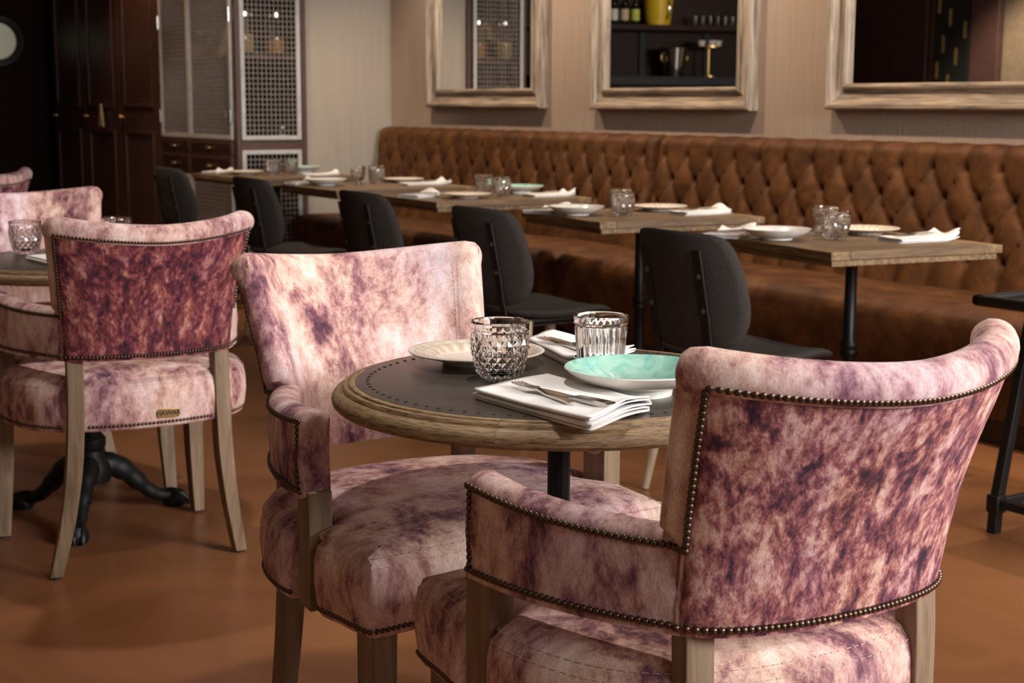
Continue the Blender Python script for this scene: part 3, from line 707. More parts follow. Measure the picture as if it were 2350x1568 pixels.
# ------------------------------------------------------------------ round tables
def ring_prof(k):
    return None
def round_table(cx, cy, label, base_rot, nrivet, rv_individual=True):
    t = thing('round_table', label, 'table', (cx, cy, 0), 0, 'round pedestal tables')
    RD = .320
    MB().lathe([(0, .735), (RD+.004, .735), (RD+.004, TZ-.0005), (RD, TZ), (0, TZ)], 96).build('metal_top', 'zinc', t)
    prof = [(RD+.0045, .734), (RD+.0045, .7496), (.3305, .7500), (.3330, .7490), (.3342, .7462), (.3358, .7455), (.3375, .7472), (.3415, .7465), (.3435, .7440), (.3447, .7398), (.3465, .7395), (.3510, .7385), (.3565, .7350), (.3600, .7300), (.3612, .7250), (.3600, .7185), (.3550, .7130), (.3400, .7110), (RD, .7110)]
    nseg = 6
    for k in range(nseg):
        a0, a1 = 2*math.pi*k/nseg+R(14)+.0005, 2*math.pi*(k+1)/nseg+R(14)-.0005
        rs = []
        for i in range(17):
            a = a0+(a1-a0)*i/16; rs.append([(r*math.cos(a), r*math.sin(a), z) for r, z in prof])
        MB().rings(rs).build('rim_segment', 'rim_wood', t, angle=30)
    rv = MB().lathe([(.0034, -.0005), (.0032, .0005), (.0018, .0011), (0, .0013)], 8).mesh('rivet', 'iron_cast')
    for i in range(nrivet):
        a = 2*math.pi*(i+.5)/nrivet; inst(rv, 'rivet', t, ((RD-.016)*math.cos(a), (RD-.016)*math.sin(a), TZ))
    MB().lathe([(0, .70), (.16, .70), (.16, .735), (0, .735)], 32).build('mount_plate', 'iron_cast', t)
    def fl(r, z, a): return (r*(1+.05*math.cos(10*a)), z) if .36 < z < .68 else (r, z)
    MB().lathe([(0, .11), (.055, .11), (.060, .13), (.058, .16), (.045, .18), (.040, .20), (.047, .215), (.047, .235), (.035, .25), (.030, .28), (.036, .315), (.036, .335), (.026, .35), (.0175, .36), (.0175, .64), (.024, .66), (.05, .695), (.06, .705), (0, .705)], 40, fn=fl).build('column', 'iron_cast', t)
    for k in range(3):
        a = base_rot+2*math.pi*k/3; q = MB()
        pth = [(.02, 0, .155), (.06, 0, .150), (.10, 0, .128), (.145, 0, .085), (.185, 0, .050), (.22, 0, .036), (.245, 0, .034)]
        q.tube(catmull(pth, 4), [x for x in [.036]*5+[.033]*4+[.027]*4+[.021]*4+[.019]*4+[.022]*4][:len(catmull(pth, 4))], 12)
        leg = q.build('base_leg', 'iron_cast', t, rz=a)
        MB().lathe([(0, 0), (.03, 0), (.036, .012), (.034, .03), (.024, .046), (0, .052)], 16).build('claw_foot', 'iron_cast', leg, (.255, 0, 0))
        for s_ in (-1, 0, 1): MB().tube([(.245, s_*.014, .045), (.27, s_*.02, .036), (.287, s_*.023, .016), (.289, s_*.023, .003)], [.008, .009, .008, .005], 8).build('claw', 'iron_cast', leg)
        for j in range(7): MB().lathe([(0, .0), (.005, 0), (.004, .004), (0, .006)], 8).build('bead', 'iron_cast', leg, (.065+.018*j, .03-.0015*j, .145-.014*j))
    return t
T1C = (.076, 2.375); T2C = (-1.208, 4.238)
round_table(*T1C, 'round zinc topped table with oak rim in the foreground', R(95), 84)
round_table(*T2C, 'round zinc topped table behind the left armchair', R(36), 84)

# ------------------------------------------------------------------ velvet armchairs
def ob(s): return Vector((.213*s, -.276-.044*(1-abs(s)**2.3)-.020*(1-abs(s)**8)))
def ot(s): return Vector((.2446*s, -.355-.088*(1-abs(s)**2.0)-.014*(1-abs(s)**8)))
ZB = .558
def zn(s): return .857+.021*abs(s)**1.7
def outer(s, t_):
    w = t_**1.6; p = ob(s)*(1-w)+ot(s)*w; return p, ZB+(zn(s)-ZB)*t_
def nin(s, t_=.5):
    a, _ = outer(s-.01, t_); b_, _ = outer(s+.01, t_); d = (b_-a).normalized(); return Vector((-d.y, d.x)), d
def arm_pt(v):
    p0, c_, p2 = Vector((.213, -.276)), Vector((.312, -.1285)), Vector((.317, .045))
    p = p0*(1-v)**2+c_*2*v*(1-v)+p2*v*v; d = ((c_-p0)*2*(1-v)+(p2-c_)*2*v).normalized()
    return p, Vector((-d.y, d.x)), d
def arm_zn(v): return .668+.016*v+.004*math.sin(math.pi*v)*-1
NAILS = []   # (pos, normal)
def back_meshes():
    T_ = 26; prof = []
    for i in range(T_+1): prof.append(('o', i/T_*.985))
    for i in range(15): prof.append(('r', R(-48+i*(226/14))))
    for i in range(T_+1): prof.append(('i', 1.-i/T_))
    def pt(s, pr):
        k, x = pr
        if k == 'r':
            p, z = outer(s, 1.); n_, d = nin(s, 1.); off = .021-.029*math.cos(x); zz = zn(s)+.010+.028*math.sin(x)
            return p+n_*off, zz, off
        p, z = outer(s, x); n_, d = nin(s, x); th = .062-.012*x
        off = 0. if k == 'o' else th
        return p+n_*off, z, off
    rs = []; caps = [(90, .024), (72, .024), (50, .024), (25, .024)]
    ss = [math.sin(R(90)*(-1+2*i/32)) for i in range(33)]
    def capring(s, an, rc):
        ring = []; sg = 1 if s > 0 else -1
        for pr in prof:
            p, z, off = pt(s, pr); n_, d = nin(s, pr[1] if pr[0] != 'r' else 1.)
            sh = rc*(1-math.cos(R(an))); mid = .028
            kz = smoothstep((z-.672)/.018)
            p = p+d*sg*.034*kz*math.sin(R(an))**.6+n_*kz*max(-sh, min(sh, (mid-off)*1.2))
            if pr[0] == 'r' and math.sin(pr[1]) > 0: z -= sh*math.sin(pr[1])
            ring.append((p.x, p.y, z))
        return ring
    for an, rc in caps: rs.append(capring(-1, an, rc))
    for s in ss: rs.append([(lambda q: (q[0].x, q[0].y, q[1]))(pt(s, pr)) for pr in prof])
    for an, rc in caps[::-1]: rs.append(capring(1, an, rc))
    q = MB().rings(rs, True, False, False); M = len(prof); L0 = (len(rs)-1)*M
    for o_ in (0, L0):
        for j in range(M//2):
            a_, b_, c_, d_ = o_+j, o_+j+1, o_+M-2-j, o_+M-1-j
            q.f.append((a_, b_, c_, d_) if len({a_, b_, c_, d_}) == 4 else tuple(dict.fromkeys((a_, b_, c_, d_))))
    bk = q.mesh('backrest', 'velvet', True, 50)
    # outside back panel, laid just over the shell
    vs = []; A, B_ = 24, 12
    for i in range(A+1):
        s = .985*math.sin(R(90)*(-1+2*i/A))
        for j in range(B_+1):
            t_ = j/B_*.985; p, z = outer(s, t_); n_, d = nin(s, t_); e = min(1, min(i, A-i, j, B_-j)/1.5)
            p = p-n_*(.0008+.0045*e); vs.append((p.x, p.y, z))
    fs = [(i*(B_+1)+j, (i+1)*(B_+1)+j, (i+1)*(B_+1)+j+1, i*(B_+1)+j+1) for i in range(A) for j in range(B_)]
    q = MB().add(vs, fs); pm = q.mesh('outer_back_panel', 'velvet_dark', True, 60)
    return bk, pm
def arm_mesh(sg):
    rs = []; NV = 18
    def prof(v, sh=0.):
        p, n_, d = arm_pt(v); zt = arm_zn(v); r = .0265; ring = []
        base = [(0, ZB), (0, ZB+.03), (-.003, (ZB+zt)/2), (0, zt-.02), (0, zt)]
        base += [(r-r*math.cos(R(a)), zt+r*math.sin(R(a))*.66) for a in range(20, 180, 20)]
        base += [(2*r, zt), (2*r-.002, zt-.05), (2*r, ZB)]
        for o_, z in base:
            o2 = o_+(r-o_)/r*sh; z2 = z-sh if z > zt else (z+sh if z < ZB+.005 else z)
            pp = p+n_*o2; ring.append((pp.x*sg, pp.y, z2))
        return ring, d
    for i in range(NV+1):
        v = -.015+1.015*i/NV
        rs.append(prof(v)[0])
    for an in (35, 65, 90):
        rc = .011; rg, d = prof(1., rc*(1-math.cos(R(an)))); rs.append([(x+sg*d.x*rc*math.sin(R(an)), y+d.y*rc*math.sin(R(an)), z) for x, y, z in rg])
    return MB().rings(rs).mesh('arm', 'velvet', True, 50)
def nail_row(f, L, sp=.0093, skip0=False):
    n = max(2, int(L/sp)); out = []
    for i in range(n+1):
        if skip0 and i == 0: continue
        NAILS.append(f(i/n))
def make_nails():
    def on_back(s, t_):
        p, z = outer(s, t_); n_, d = nin(s, t_); p = p-n_*.0045; return (p.x, p.y, z), (-n_.x, -n_.y, -.15*t_)
    nail_row(lambda x: on_back(-.975+1.95*x, .99), .62)
    for sg in (-1, 1): nail_row(lambda x: on_back(sg*.985, .345+.625*x), .23, skip0=False)
    nail_row(lambda x: on_back(-1+2*x, .035), .50)
    for sg in (-1, 1):
        def top(v):
            p, n_, d = arm_pt(v); return ((p.x*sg-n_.x*sg*.001, p.y-n_.y*.001, arm_zn(v)), (-n_.x*sg, -n_.y, .1))
        def bot(v):
            p, n_, d = arm_pt(v); return ((p.x*sg-n_.x*sg*.001, p.y-n_.y*.001, ZB+.012), (-n_.x*sg, -n_.y, 0))
        def frt(v):
            p, n_, d = arm_pt(.985); return ((p.x*sg-n_.x*sg*.001, p.y-n_.y*.001, ZB+.02+(arm_zn(1)-ZB-.03)*v), (-n_.x*sg, -n_.y, 0))
        pa, na_ = top(.03); pb, nb_ = on_back(sg*.985, .345)
        for f in (.25, .5, .75): NAILS.append((tuple(Vector(pa).lerp(Vector(pb), f)-Vector((0, .003, 0))), tuple(Vector(na_).lerp(Vector(nb_), f))))
        nail_row(lambda v: top(.03+.97*v), .33); nail_row(bot, .34, skip0=True); nail_row(frt, .10)
SEAT = [(.0, .222), (.12, .226), (.235, .234), (.283, .236), (.2955, .226), (.304, .14), (.309, .094), (.298, .076), (.266, .070), (.262, .038), (.266, .004), (.300, -.002), (.314, -.020), (.307, -.10), (.278, -.185), (.225, -.25), (.15, -.285), (.07, -.302), (0, -.306)]
def seat_outline():
    right = catmull([(*p, 0) for p in SEAT], 6)
    left = [Vector((-p.x, p.y, 0)) for p in right[::-1]][1:-1]
    return right+left
def seat_mesh():
    ol = seat_outline(); cen = Vector((0, -.02, 0)); rs = []
    prof = [(.016, .374), (.004, .376), (0, .382), (-.003, .398), (-.007, .43), (-.006, .465), (-.001, .487), (.0045, .4935), (.006, .495), (.012, .5025), (.03, .5125), (.07, .522), (.14, .5285), (.22, .531), (.29, .532)]
    n = len(ol); sm = []
    for i in range(n):
        k = [ol[(i+q) % n] for q in range(-14, 15)]; sm.append(cen+sum(((p-cen) for p in k), Vector((0, 0, 0)))/len(k)*1.02)
    for ins, z in prof:
        ring = []
        for i, p in enumerate(ol):
            if ins >= .02: p = p.lerp(sm[i], smoothstep((ins-.015)/.06))
            d = p-cen; L = d.length
            tn = (ol[(i+1) % n]-ol[i-1]).normalized(); nrm = Vector((tn.y, -tn.x, 0))
            if nrm.dot(d) < 0: nrm = -nrm
            if ins < .02: q = p-nrm*ins
            else: q = cen+d*max(0.01, (L-ins*L/.305)/L)
            ring.append((q.x, q.y, z))
        rs.append(ring)
    return MB().rings(rs).mesh('seat_cushion', 'velvet', True, 50), ol
def seat_nails(ol):
    L = 0; n = len(ol); pts = []
    for i in range(n):
        a, b_ = ol[i], ol[(i+1) % n]; seg = (b_-a).length
        pts.append((L, a, b_)); L += seg
    k = int(L/.0098)
    for q in range(k):
        x = L*q/k
        for l0, a, b_ in pts:
            if l0 <= x < l0+(b_-a).length:
                f = (x-l0)/(b_-a).length; p = a.lerp(b_, f); tn = (b_-a).normalized(); nr = Vector((tn.y, -tn.x, 0))
                if nr.dot(p-Vector((0, -.02, 0))) < 0: nr = -nr
                # nails stop where the legs and posts stand
                if abs(abs(p.x)-.187) < .026 and p.y < -.2: break
                if abs(p.x) > .26 and -.006 < p.y < .08: break
                NAILS.append(((p.x+nr.x*.001, p.y+nr.y*.001, .389), (nr.x, nr.y, 0))); break
def stitch_mesh(ol):
    q = MB()
    def dashes(fn, L, off=0):
        n = int(L/.0085)
        for i in range(n):
            a, b_ = Vector(fn((i+.15)/n)), Vector(fn((i+.78)/n)); q.tube([a, (a+b_)/2, b_], .0006, 5)
    for sg in (-1, 1):
        for so in (.95, .985):
            def f(x, so=so):
                p, z = outer(sg*so, .30+.70*x); n_, d = nin(sg*so, .3+.7*x); p = p+n_*(.0625-.012*(.3+.7*x)); return (p.x, p.y, z)
            dashes(f, .25)
    n = len(ol)
    for ins, z in ((-.0015, .4865), (.009, .5005)):
        def g(x):
            y = (x % 1)*n; i = int(y); p = ol[i % n].lerp(ol[(i+1) % n], y-i); d = (p-Vector((0, -.02, 0))); d = d*(1-ins/d.length); return (d.x, d.y-.02, z+.0006)
        dashes(g, 1.75)
    return q.mesh('stitching', 'thread', True, 80)
def leg_path(kind, sg):
    if kind == 'rear': pts = [(.184, -.270, .562), (.185, -.273, .49), (.187, -.272, .40), (.194, -.264, .28), (.213, -.252, .14), (.241, -.233, .006)]; w = [(.040, .036)]*3+[(.040, .038), (.036, .034), (.031, .029)]
    else: pts = [(.262, .196, .385), (.263, .197, .30), (.266, .202, .18), (.274, .210, .006)]; w = [(.046, .046), (.045, .045), (.041, .041), (.031, .031)]
    pp = catmull(pts, 5); n = len(pp)-1
    ww = []
    for i in range(len(pp)):
        x = i/n*(len(w)-1); k = min(int(x), len(w)-2); f = x-k; ww.append((w[k][0]*(1-f)+w[k+1][0]*f, w[k][1]*(1-f)+w[k+1][1]*f))
    return MB().bar([(p.x*sg, p.y, p.z) for p in pp], ww, (1, .12*sg, 0)).mesh('leg', 'oak', True, 40)
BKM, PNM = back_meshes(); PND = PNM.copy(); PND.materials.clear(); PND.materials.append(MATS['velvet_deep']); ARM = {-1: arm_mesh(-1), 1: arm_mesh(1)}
make_nails(); STM, OL = seat_mesh(); seat_nails(OL); STI = stitch_mesh(OL)
LEGS = {(k, s): leg_path(k, s) for k in ('rear', 'front') for s in (-1, 1)}
POST = {s: MB().bar([(s*.288, .037, .374), (s*.288, .037, .57)], [(.040, .056)]*2, (1, -.12*s, 0)).mesh('arm_post', 'oak', True, 40) for s in (-1, 1)}
GLIDE = MB().lathe([(0, 0), (.012, 0), (.012, .007), (0, .007)], 10).mesh('glide', 'rubber')
NAILM = MB().lathe([(.0050, -.0005), (.0048, .0012), (.0038, .0028), (.0021, .0039), (.0004, .0042)], 10).mesh('nail', 'nail_bronze')
SEAMM = {}
for sg in (-1, 1):
    p, n_, d = arm_pt(.0); pts = [(p.x*sg-n_.x*sg*.0015, p.y-n_.y*.0015, z) for z in (ZB+.004, .60, .64, .664)]
    SEAMM[sg] = MB().tube(pts, .0016, 6).mesh('piping', 'velvet')
def armchair(x, y, yaw, label, individual, plate=False):
    t = thing('velvet_armchair', label, 'armchair', (x, y, 0), R(yaw), 'pink velvet armchairs')
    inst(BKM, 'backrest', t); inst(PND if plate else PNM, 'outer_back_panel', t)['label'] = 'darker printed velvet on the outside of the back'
    for s in (-1, 1):
        inst(ARM[s], 'arm', t); inst(POST[s], 'arm_post', t, bevel=.002); inst(SEAMM[s], 'piping', t)
        for k in ('rear', 'front'):
            l = inst(LEGS[k, s], 'leg', t, bevel=.002)
            inst(GLIDE, 'glide', l, (s*.241, -.233, 0) if k == 'rear' else (s*.274, .210, 0))
    inst(STM, 'seat_cushion', t); inst(STI, 'stitching', t)['kind'] = 'stuff'
    M4 = Matrix.Translation((x, y, 0)) @ Matrix.Rotation(R(yaw), 4, 'Z'); eye = Vector((0, 0, HCAM))
    sc = []
    for p, n_ in NAILS:
        P = M4 @ Vector(p); nn = (M4.to_3x3() @ Vector(n_)).normalized(); v = (eye-P); sc.append((nn.dot(v.normalized())/v.length, p, n_))
    sc.sort(key=lambda q: -q[0]); ind = sc[:295] if individual else []; rest = sc[295:] if individual else sc
    for _, p, n_ in ind:
        q = Vector(n_).to_track_quat('Z', 'Y'); inst(NAILM, 'nail', t, p, rot=q.to_euler())
    b_ = MB()
    for _, p, n_ in rest:
        q = Vector(n_).to_track_quat('Z', 'Y').to_matrix(); pr = [(.0050, -.0005), (.0046, .0016), (.0028, .0036), (.0005, .0042)]
        rs = [[Vector(p)+q @ Vector((r*math.cos(a*math.pi/3), r*math.sin(a*math.pi/3), z)) for a in range(6)] for r, z in pr]
        b_.rings(rs)
    o = b_.build('nail_trim', 'nail_bronze', t); o['kind'] = 'stuff'
    if plate:
        # small brass maker's plate on the rear edge of the seat
        pl = MB().box(-.028, .028, -.0015, .0015, -.011, .011).build('brass_plate', 'brass', t, (.035, -.3135, .412), R(-4), bevel=.001)
        cu = bpy.data.curves.new('plate_letters', 'FONT'); cu.body = 'HAWAR'; cu.size = .0165; cu.align_x = 'CENTER'; cu.align_y = 'CENTER'; cu.extrude = .0004; cu.offset = .0004
        tmp = bpy.data.objects.new('tmp', cu); COL.objects.link(tmp); dg = bpy.context.evaluated_depsgraph_get(); me = bpy.data.meshes.new_from_object(tmp.evaluated_get(dg)); bpy.data.objects.remove(tmp)
        me.materials.clear(); me.materials.append(MATS['ink']); o = inst(me, 'plate_letters', pl, (0, -.0018, 0), rot=(R(90), 0, 0))
    return t
armchair(.238, 2.07, 30.8, 'pink velvet armchair seen from behind at the right of the foreground table', True)
armchair(-.097, 2.561, 213.5, 'pink velvet armchair facing the viewer behind the foreground table', True)
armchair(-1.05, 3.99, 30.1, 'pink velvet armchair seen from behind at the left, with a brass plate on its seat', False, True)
armchair(-1.375, 4.505, 212, 'pink velvet armchair facing the viewer across the left round table', False)
armchair(-2.45, 6.35, 60, 'pink velvet armchair mostly cut off by the left photo edge', False)

# ------------------------------------------------------------------ settings on the foreground table
put(ME['beige'], 'beige_plate', -.060, 2.520, 'cream plate with embossed beige rim on the foreground round table', 'plate', 'beige rimmed plates')
put(ME['dg'], 'diamond_glass', -.019, 2.372, 'clear diamond cut tumbler on the foreground round table', 'glass', 'diamond cut tumblers', s=1.0)
put(ME['rg'], 'ribbed_glass', .143, 2.412, 'clear ribbed tumbler with banded lip on the foreground round table', 'glass', 'ribbed tumblers')
mint(.192, 2.252, 'mint green glazed bowl on the foreground round table')
napkin('white folded napkin with fork and knife at the front of the foreground table', [(-.054, 2.203), (.106, 1.973), (.195, 2.100), (.057, 2.330)], TZ, 5, .0036, 1, .006)
fork((.007, 2.215, TZ+.0172), R(-64.3), 'steel fork on the front napkin of the foreground table')
knife((.037, 2.172, TZ+.0208), R(-54.3), 'steel knife on the front napkin of the foreground table')
napkin('white folded napkin behind the ribbed tumbler on the foreground table', [(.030, 2.70), (.103, 2.448), (.209, 2.55), (.075, 2.80)], TZ, 5, .0036, 2, .004)
fork((.050, 2.655, TZ+.0175), R(-62), 'steel fork on the far napkin of the foreground table')
knife((.066, 2.67, TZ+.0200), R(-65), 'steel knife on the far napkin of the foreground table')
# left round table
put(ME['dg'], 'diamond_glass', -1.407, 4.375, 'clear diamond cut tumbler on the left round table, at the photo edge', 'glass', 'diamond cut tumblers')
put(ME['rg'], 'ribbed_glass', -1.17, 4.48, 'clear tumbler just showing over the back of the left armchair', 'glass', 'ribbed tumblers')
napkin('white folded napkin on the left round table', [(-1.345, 4.18), (-1.20, 3.98), (-1.10, 4.08), (-1.24, 4.30)], TZ, 4, .0036, 3)
fork((-1.265, 4.19, TZ+.014), R(-60), 'steel fork on the napkin of the left round table')
put(ME['white'], 'white_bowl', -1.08, 4.20, 'white bowl hidden behind the back of the left armchair', 'bowl', 'white bowls')

# ------------------------------------------------------------------ rectangular tables with their settings
def rect_table(uc, nc, du, dn, rot, label):
    t = thing('wooden_table', label, 'table', W(uc, nc, 0), YAW+R(rot), 'wooden tables along the banquette')
    hx, hy = dn/2, du/2; e = .07
    npl = 5; wp = (du-2*e)/npl
    for k in range(npl):
        y0 = -hy+e+k*wp; MB().box(-hx+e, hx-e, y0+.0006, y0+wp-.0006, TZ-.026, TZ-random.random()*.0006).build('plank', 'plank_wood', t, bevel=.0015)
    for sx in (-1, 1):
        a, b_ = (sx*hx, sx*(hx-e)); MB().box(min(a, b_), max(a, b_), -hy, hy, TZ-.026, TZ).build('end_board', 'plank_cross', t, bevel=.002)
        a, b_ = (sx*hy, sx*(hy-e)); MB().box(-hx+e+.0005, hx-e-.0005, min(a, b_), max(a, b_), TZ-.026, TZ).build('edge_board', 'plank_wood', t, bevel=.002)
    q = MB(); g = .012; w = .05
    for sx in (-1, 1):
        q.box(min(sx*(hx-g), sx*(hx-g-w)), max(sx*(hx-g), sx*(hx-g-w)), -hy+g, hy-g, TZ-.046, TZ-.026)
        q.box(-hx+g+w, hx-g-w, min(sx*(hy-g), sx*(hy-g-w)), max(sx*(hy-g), sx*(hy-g-w)), TZ-.046, TZ-.026)
    q.build('apron', 'plank_cross', t, bevel=.002)
    MB().box(-.17, .17, -.17, .17, TZ-.03, TZ-.026).build('mount_plate', 'iron', t)
    def fl(r, z, a): return (r*(1+.05*math.cos(8*a)), z) if (.10 < z < .36 or .42 < z < .66) else (r, z)
    MB().lathe([(0, .03), (.06, .03), (.055, .05), (.03, .07), (.024, .10), (.0225, .36), (.03, .372), (.031, .382), (.026, .39), (.031, .398), (.03, .408), (.021, .42), (.019, .66), (.027, .68), (.027, .70), (.05, .716), (.05, .722), (0, .722)], 32, fn=fl).build('column', 'iron', t)
    for k in range(4):
        MB().bar([(0, 0, .03), (.0, 0, .05)], [(.04, .04)]*2); a = R(45+90*k)
        q = MB().tube([(0, 0, .055), (.12, 0, .045), (.26, 0, .022), (.30, 0, .014)], [.028, .024, .017, .014], 10); q.build('foot', 'iron', t, rz=a)
    return t
def P(u, n): v = W(u, n); return v.x, v.y
TAB = {1: (3.535, 3.618, .66, .66, -8, 'nearest wooden table along the banquette'), 2: (4.83, 3.749, .66, .74, -7, 'second nearest wooden table along the banquette'),
       3: (6.17, 3.83, .66, .82, -3, 'middle wooden table along the banquette'), 4: (7.25, 3.845, .70, .82, -1, 'fourth wooden table along the banquette, with a footed glass'),
       5: (8.68, 3.90, .84, .78, 0, 'farthest wooden table, in front of the mesh cabinet')}
for k, (uc, nc, du, dn, rot, lab) in TAB.items(): rect_table(uc, nc, du, dn, rot, lab + ', on an iron pedestal')
TN = {1: 'nearest banquette table', 2: 'second nearest banquette table', 3: 'middle banquette table', 4: 'fourth banquette table', 5: 'farthest banquette table'}
def nap_room(k, side, u, n, lu, ln, rot, seed, cut=True):
    """napkin of size lu x ln laid in room axes around (u, n)"""
    c = []
    for a, b_ in ((-1, -1), (1, -1), (1, 1), (-1, 1)):
        x, y = a*ln/2, b_*lu/2; cr, sr = math.cos(R(rot)), math.sin(R(rot)); c.append(P(u+x*sr+y*cr, n+x*cr-y*sr))
    who = 'chair side' if side == 'near' else 'bench side'
    napkin('white napkin on the %s of the %s' % (who, TN[k]), c, TZ, 4, .0038, seed, .012)
    if cut:
        a = YAW+R(-rot)
        p1, p2 = P(u-.02, n-.09), P(u+.02, n-.09)
        fork((*p1, TZ+.0165), a, 'steel fork on the %s napkin of the %s' % (who, TN[k])); knife((*p2, TZ+.0172), a, 'steel knife on the %s napkin of the %s' % (who, TN[k]))
# T1
put(ME['white'], 'white_bowl', *P(3.66, 3.40), 'white bowl on the chair side of the nearest banquette table', 'bowl', 'white bowls')
nap_room(1, 'near', 3.845, 3.36, .12, .20, 30, 11)
put(ME['dg'], 'diamond_glass', *P(3.56, 3.565), 'diamond cut tumbler in front on the nearest banquette table', 'glass', 'diamond cut tumblers')
put(ME['rg'], 'ribbed_glass', *P(3.70, 3.655), 'ribbed tumbler behind the diamond cut one on the nearest banquette table', 'glass', 'ribbed tumblers')
put(ME['beige'], 'beige_plate', *P(3.67, 3.875-.06), 'beige rimmed plate on the bench side of the nearest banquette table', 'plate', 'beige rimmed plates')
nap_room(1, 'far', 3.405, 3.78, .12, .24, -6, 12)
# T2
put(ME['white'], 'white_bowl', *P(4.89, 3.475), 'white bowl on the chair side of the second nearest banquette table', 'bowl', 'white bowls')
nap_room(2, 'near', 5.07, 3.46, .12, .18, 25, 13)
put(ME['dg'], 'diamond_glass', *P(4.77, 3.615), 'diamond cut tumbler in front on the second nearest banquette table', 'glass', 'diamond cut tumblers')
put(ME['rg'], 'ribbed_glass', *P(4.90, 3.70), 'ribbed tumbler behind the diamond cut one on the second nearest banquette table', 'glass', 'ribbed tumblers')
put(ME['beige'], 'beige_plate', *P(4.93, 3.925), 'beige rimmed plate on the bench side of the second nearest banquette table', 'plate', 'beige rimmed plates')
nap_room(2, 'far', 4.70, 3.95, .12, .22, -4, 14)
# T3
put(ME['beige'], 'beige_plate', *P(6.06, 3.68), 'beige rimmed plate on the chair side of the middle banquette table', 'plate', 'beige rimmed plates')
nap_room(3, 'near', 6.22, 3.52, .12, .16, 20, 15)
put(ME['dg'], 'diamond_glass', *P(6.06, 3.872), 'diamond cut tumbler in front on the middle banquette table', 'glass', 'diamond cut tumblers')
put(ME['rg'], 'ribbed_glass', *P(6.25, 3.89), 'ribbed tumbler behind the diamond cut one on the middle banquette table', 'glass', 'ribbed tumblers')
mint(*P(6.24, 4.10), 'mint green bowl on the bench side of the middle banquette table')
nap_room(3, 'far', 5.98, 4.09, .12, .22, -6, 16)
# T4
put(ME['white'], 'white_bowl', *P(7.36, 3.59), 'white bowl on the chair side of the fourth banquette table', 'bowl', 'white bowls')
nap_room(4, 'near', 7.54, 3.53, .08, .16, 20, 17)
put(ME['fg'], 'footed_glass', *P(7.37, 3.79), 'short footed glass on the fourth banquette table', 'glass', None)
put(ME['dg'], 'diamond_glass', *P(7.50, 3.97), 'diamond cut tumbler on the fourth banquette table', 'glass', 'diamond cut tumblers')
put(ME['beige'], 'beige_plate', *P(7.47, 4.125), 'beige rimmed plate on the bench side of the fourth banquette table', 'plate', 'beige rimmed plates')
nap_room(4, 'far', 7.17, 4.09, .12, .26, -4, 18)
# T5
put(ME['beige'], 'beige_plate', *P(8.77, 3.73), 'beige rimmed plate on the chair side of the farthest banquette table', 'plate', 'beige rimmed plates')
nap_room(5, 'near', 8.99, 3.64, .12, .15, 25, 19, False)
put(ME['rg'], 'ribbed_glass', *P(8.63, 3.855), 'ribbed tumbler on the farthest banquette table', 'glass', 'ribbed tumblers')
put(ME['dg'], 'diamond_glass', *P(8.73, 4.02), 'diamond cut tumbler on the farthest banquette table', 'glass', 'diamond cut tumblers')
mint(*P(8.85, 4.17), 'mint green bowl on the bench side of the farthest banquette table')
nap_room(5, 'far', 8.42, 4.06, .12, .22, -4, 20, False)

# ------------------------------------------------------------------ black upholstered chairs
def panel_outline(n=48):
    pts = [(-.155, .345), (0, .352), (.155, .345), (.196, .32), (.216, .26), (.226, .17), (.218, .09), (.185, .034), (.12, .006), (0, -.002), (-.12, .006), (-.185, .034), (-.218, .09), (-.226, .17), (-.216, .26), (-.196, .32)]
    return catmull([(x, z, 0) for x, z in pts], 5, True)
def bc_back():
    ol = panel_outline(); cen = Vector((0, .18, 0)); lean = .20
    def mp(x, z, o):  # o: offset from the front face
        return (x, -.195-z*lean+1.5*x*x+o, .475+z)
    rs = []
    for f, o in ((.2, .0), (.6, .0), (.93, .0), (.985, -.005), (1., -.017), (.985, -.029), (.93, -.034), (.6, -.034), (.2, -.034)):
        rs.append([mp((cen+(p-cen)*f).x, (cen+(p-cen)*f).y, o) for p in ol])
    return MB().rings(rs).mesh('back_panel', 'charcoal', True, 60)
def bc_seat():
    n = 56; rs = []
    def out(a, f):
        c, s_ = math.cos(a), math.sin(a); k = (abs(c)**3.6+abs(s_)**3.6)**(-1/3.6)
        x, y = .232*k*c*f, .022+.225*k*s_*f; x *= 1-.10*max(0, -(y))/.2; return x, y
    def top(x, y): return .470+.020*(x/.23)**2*0.6-.014*math.exp(-((y+.02)/.16)**2)-.022*smoothstep((y-.12)/.13)
    for f, dz in ((.05, 0), (.35, 0), (.65, 0), (.88, 0), (.96, -.003), (1., -.012), (.97, -.022), (.85, -.03), (.4, -.034)):
        rs.append([(lambda q: (q[0], q[1], top(*q)+dz))(out(2*math.pi*i/n, f)) for i in range(n)])
    return MB().rings(rs).mesh('seat', 'charcoal', True, 60)
def bc_strap(sg):
    x = sg*.118; b_ = []; w = .034; t_ = .006
    pts = [(-.195-.30*.20+1.5*x*x-.038, .775), (-.195-.20*.20+1.5*x*x-.038, .675), (-.195-.10*.20+1.5*x*x-.038, .575), (-.205+1.5*x*x-.037, .505), (-.212, .47), (-.205, .43), (-.185, .408), (-.10, .405), (.12, .405)]
    pp = catmull([(0, y, z) for y, z in pts], 5); rs = []
    for i, p in enumerate(pp):
        tn = (pp[min(i+1, len(pp)-1)]-pp[max(i-1, 0)]).normalized(); nr = Vector((0, tn.z, -tn.y))
        rs.append([(x-w/2, *(p+nr*t_/2).yz), (x+w/2, *(p+nr*t_/2).yz), (x+w/2, *(p-nr*t_/2).yz), (x-w/2, *(p-nr*t_/2).yz)])
    return MB().rings(rs).mesh('back_strap', 'black_steel', True, 30)
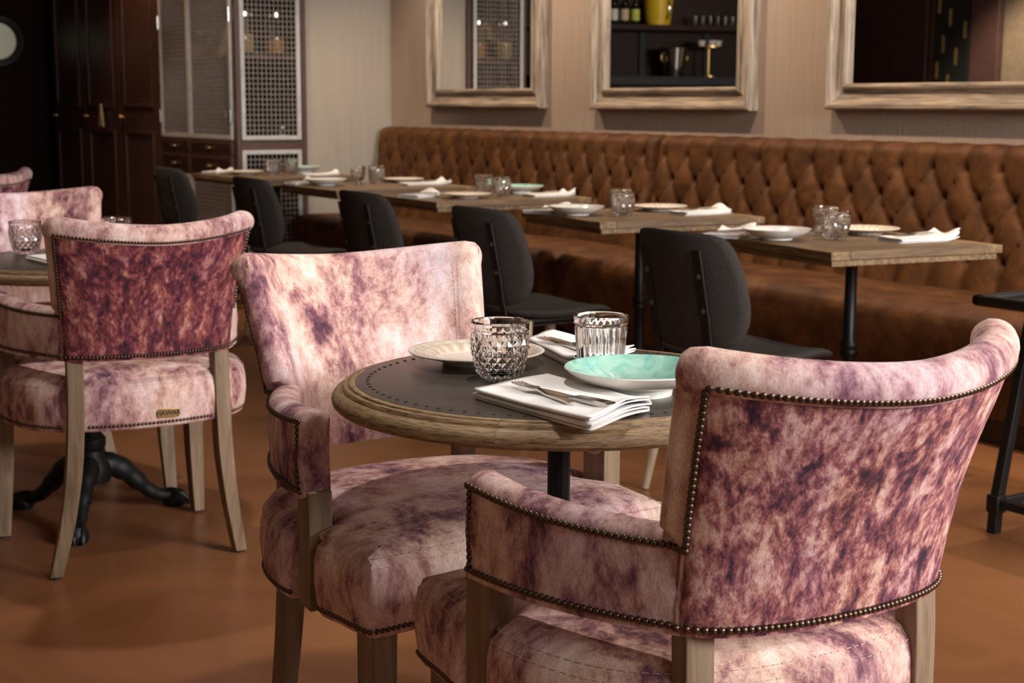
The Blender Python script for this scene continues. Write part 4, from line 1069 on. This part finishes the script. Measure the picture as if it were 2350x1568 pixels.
def bc_leg(sx, sy):
    a = Vector((sx*.15, .02+sy*.15, .425)); e = Vector((sx*.205, .02+sy*(.205), .004))
    return MB().tube([a, a.lerp(e, .3), a.lerp(e, .7), e], [.019, .020, .016, .012], 14).mesh('leg', 'oak_pale', True, 40)
BB, BS = bc_back(), bc_seat(); BT = {s: bc_strap(s) for s in (-1, 1)}; BL = {(a, b_): bc_leg(a, b_) for a in (-1, 1) for b_ in (-1, 1)}
BOLT = MB().lathe([(0, -.001), (.0085, -.001), (.0085, .002), (.006, .004), (0, .0045)], 12).mesh('bolt', 'bolt_steel')
BFR = MB().box(-.16, .16, -.13, .17, .418, .432).mesh('under_frame', 'black_steel', False)
def black_chair(u, n, rot, label):
    """n: front edge of the seat"""
    t = thing('upholstered_chair', label, 'chair', W(u, n-.245, 0), YAW-R(90)+R(rot), 'charcoal chairs along the banquette')
    inst(BB, 'back_panel', t); inst(BS, 'seat', t); inst(BFR, 'under_frame', t, bevel=.003)
    for s in (-1, 1):
        st = inst(BT[s], 'back_strap', t, bevel=.001)
        for z in (.70, .60):
            y = -.195-(z-.475)*.20+1.5*(.118**2)-.0415; inst(BOLT, 'bolt', st, (s*.118, y, z), rot=(R(90), 0, 0))
        for q in (-1, 1): inst(BL[s, q], 'leg', t)
    return t
black_chair(3.42, 3.28, 0, 'charcoal upholstered chair at the nearest banquette table')
black_chair(4.57, 3.31, 0, 'charcoal upholstered chair at the second nearest banquette table')
black_chair(5.66, 3.40, 0, 'charcoal upholstered chair between the second and middle banquette tables')
black_chair(7.00, 3.48, 0, 'charcoal upholstered chair at the fourth banquette table')
black_chair(8.34, 3.56, 0, 'charcoal upholstered chair nearest the mesh cabinet')

# ------------------------------------------------------------------ black side stand at the right edge
t = thing('tray_stand', 'black metal tray stand at the right photo edge', 'side table', W(2.462, 3.632, 0), YAW)
h = .64; s = .235
MB().box(-s-.08, s+.08, -s-.08, s+.08, h, h+.012).build('tray', 'black_steel', t, bevel=.003)
for k in range(4):
    q = MB().box(s+.052, s+.086, -s-.086, s+.086, h+.002, h+.030); q.build('tray_rim', 'black_steel', t, rz=R(90*k), bevel=.008)
for sx in (-1, 1):
    for sy in (-1, 1):
        MB().bar([(sx*(s+.02), sy*(s+.02), 0), (sx*(s+.018), sy*(s+.018), .09), (sx*(s-.03), sy*(s-.03), h)], [(.030, .030), (.030, .030), (.026, .026)]).build('leg', 'black_steel', t, bevel=.003)
        MB().box(-.02, .02, -.02, .02, .06, .11).build('leg_cuff', 'black_steel', t, (sx*(s+.018), sy*(s+.018), 0), bevel=.003)
for k in range(4):
    MB().box(-s-.01, s+.01, s+.006, s+.028, .075, .098).build('stretcher', 'black_steel', t, rz=R(90*k), bevel=.002)
    MB().box(-s+.02, s-.02, s-.042, s-.024, h-.06, h).build('apron', 'black_steel', t, rz=R(90*k), bevel=.002)
for sg in (-1, 1): MB().bar([(-s, -s*sg, .085), (s, s*sg, .085)], [(.022, .03)]*2, (1, 1*sg, 0)).build('cross_brace', 'black_steel', t, bevel=.002)
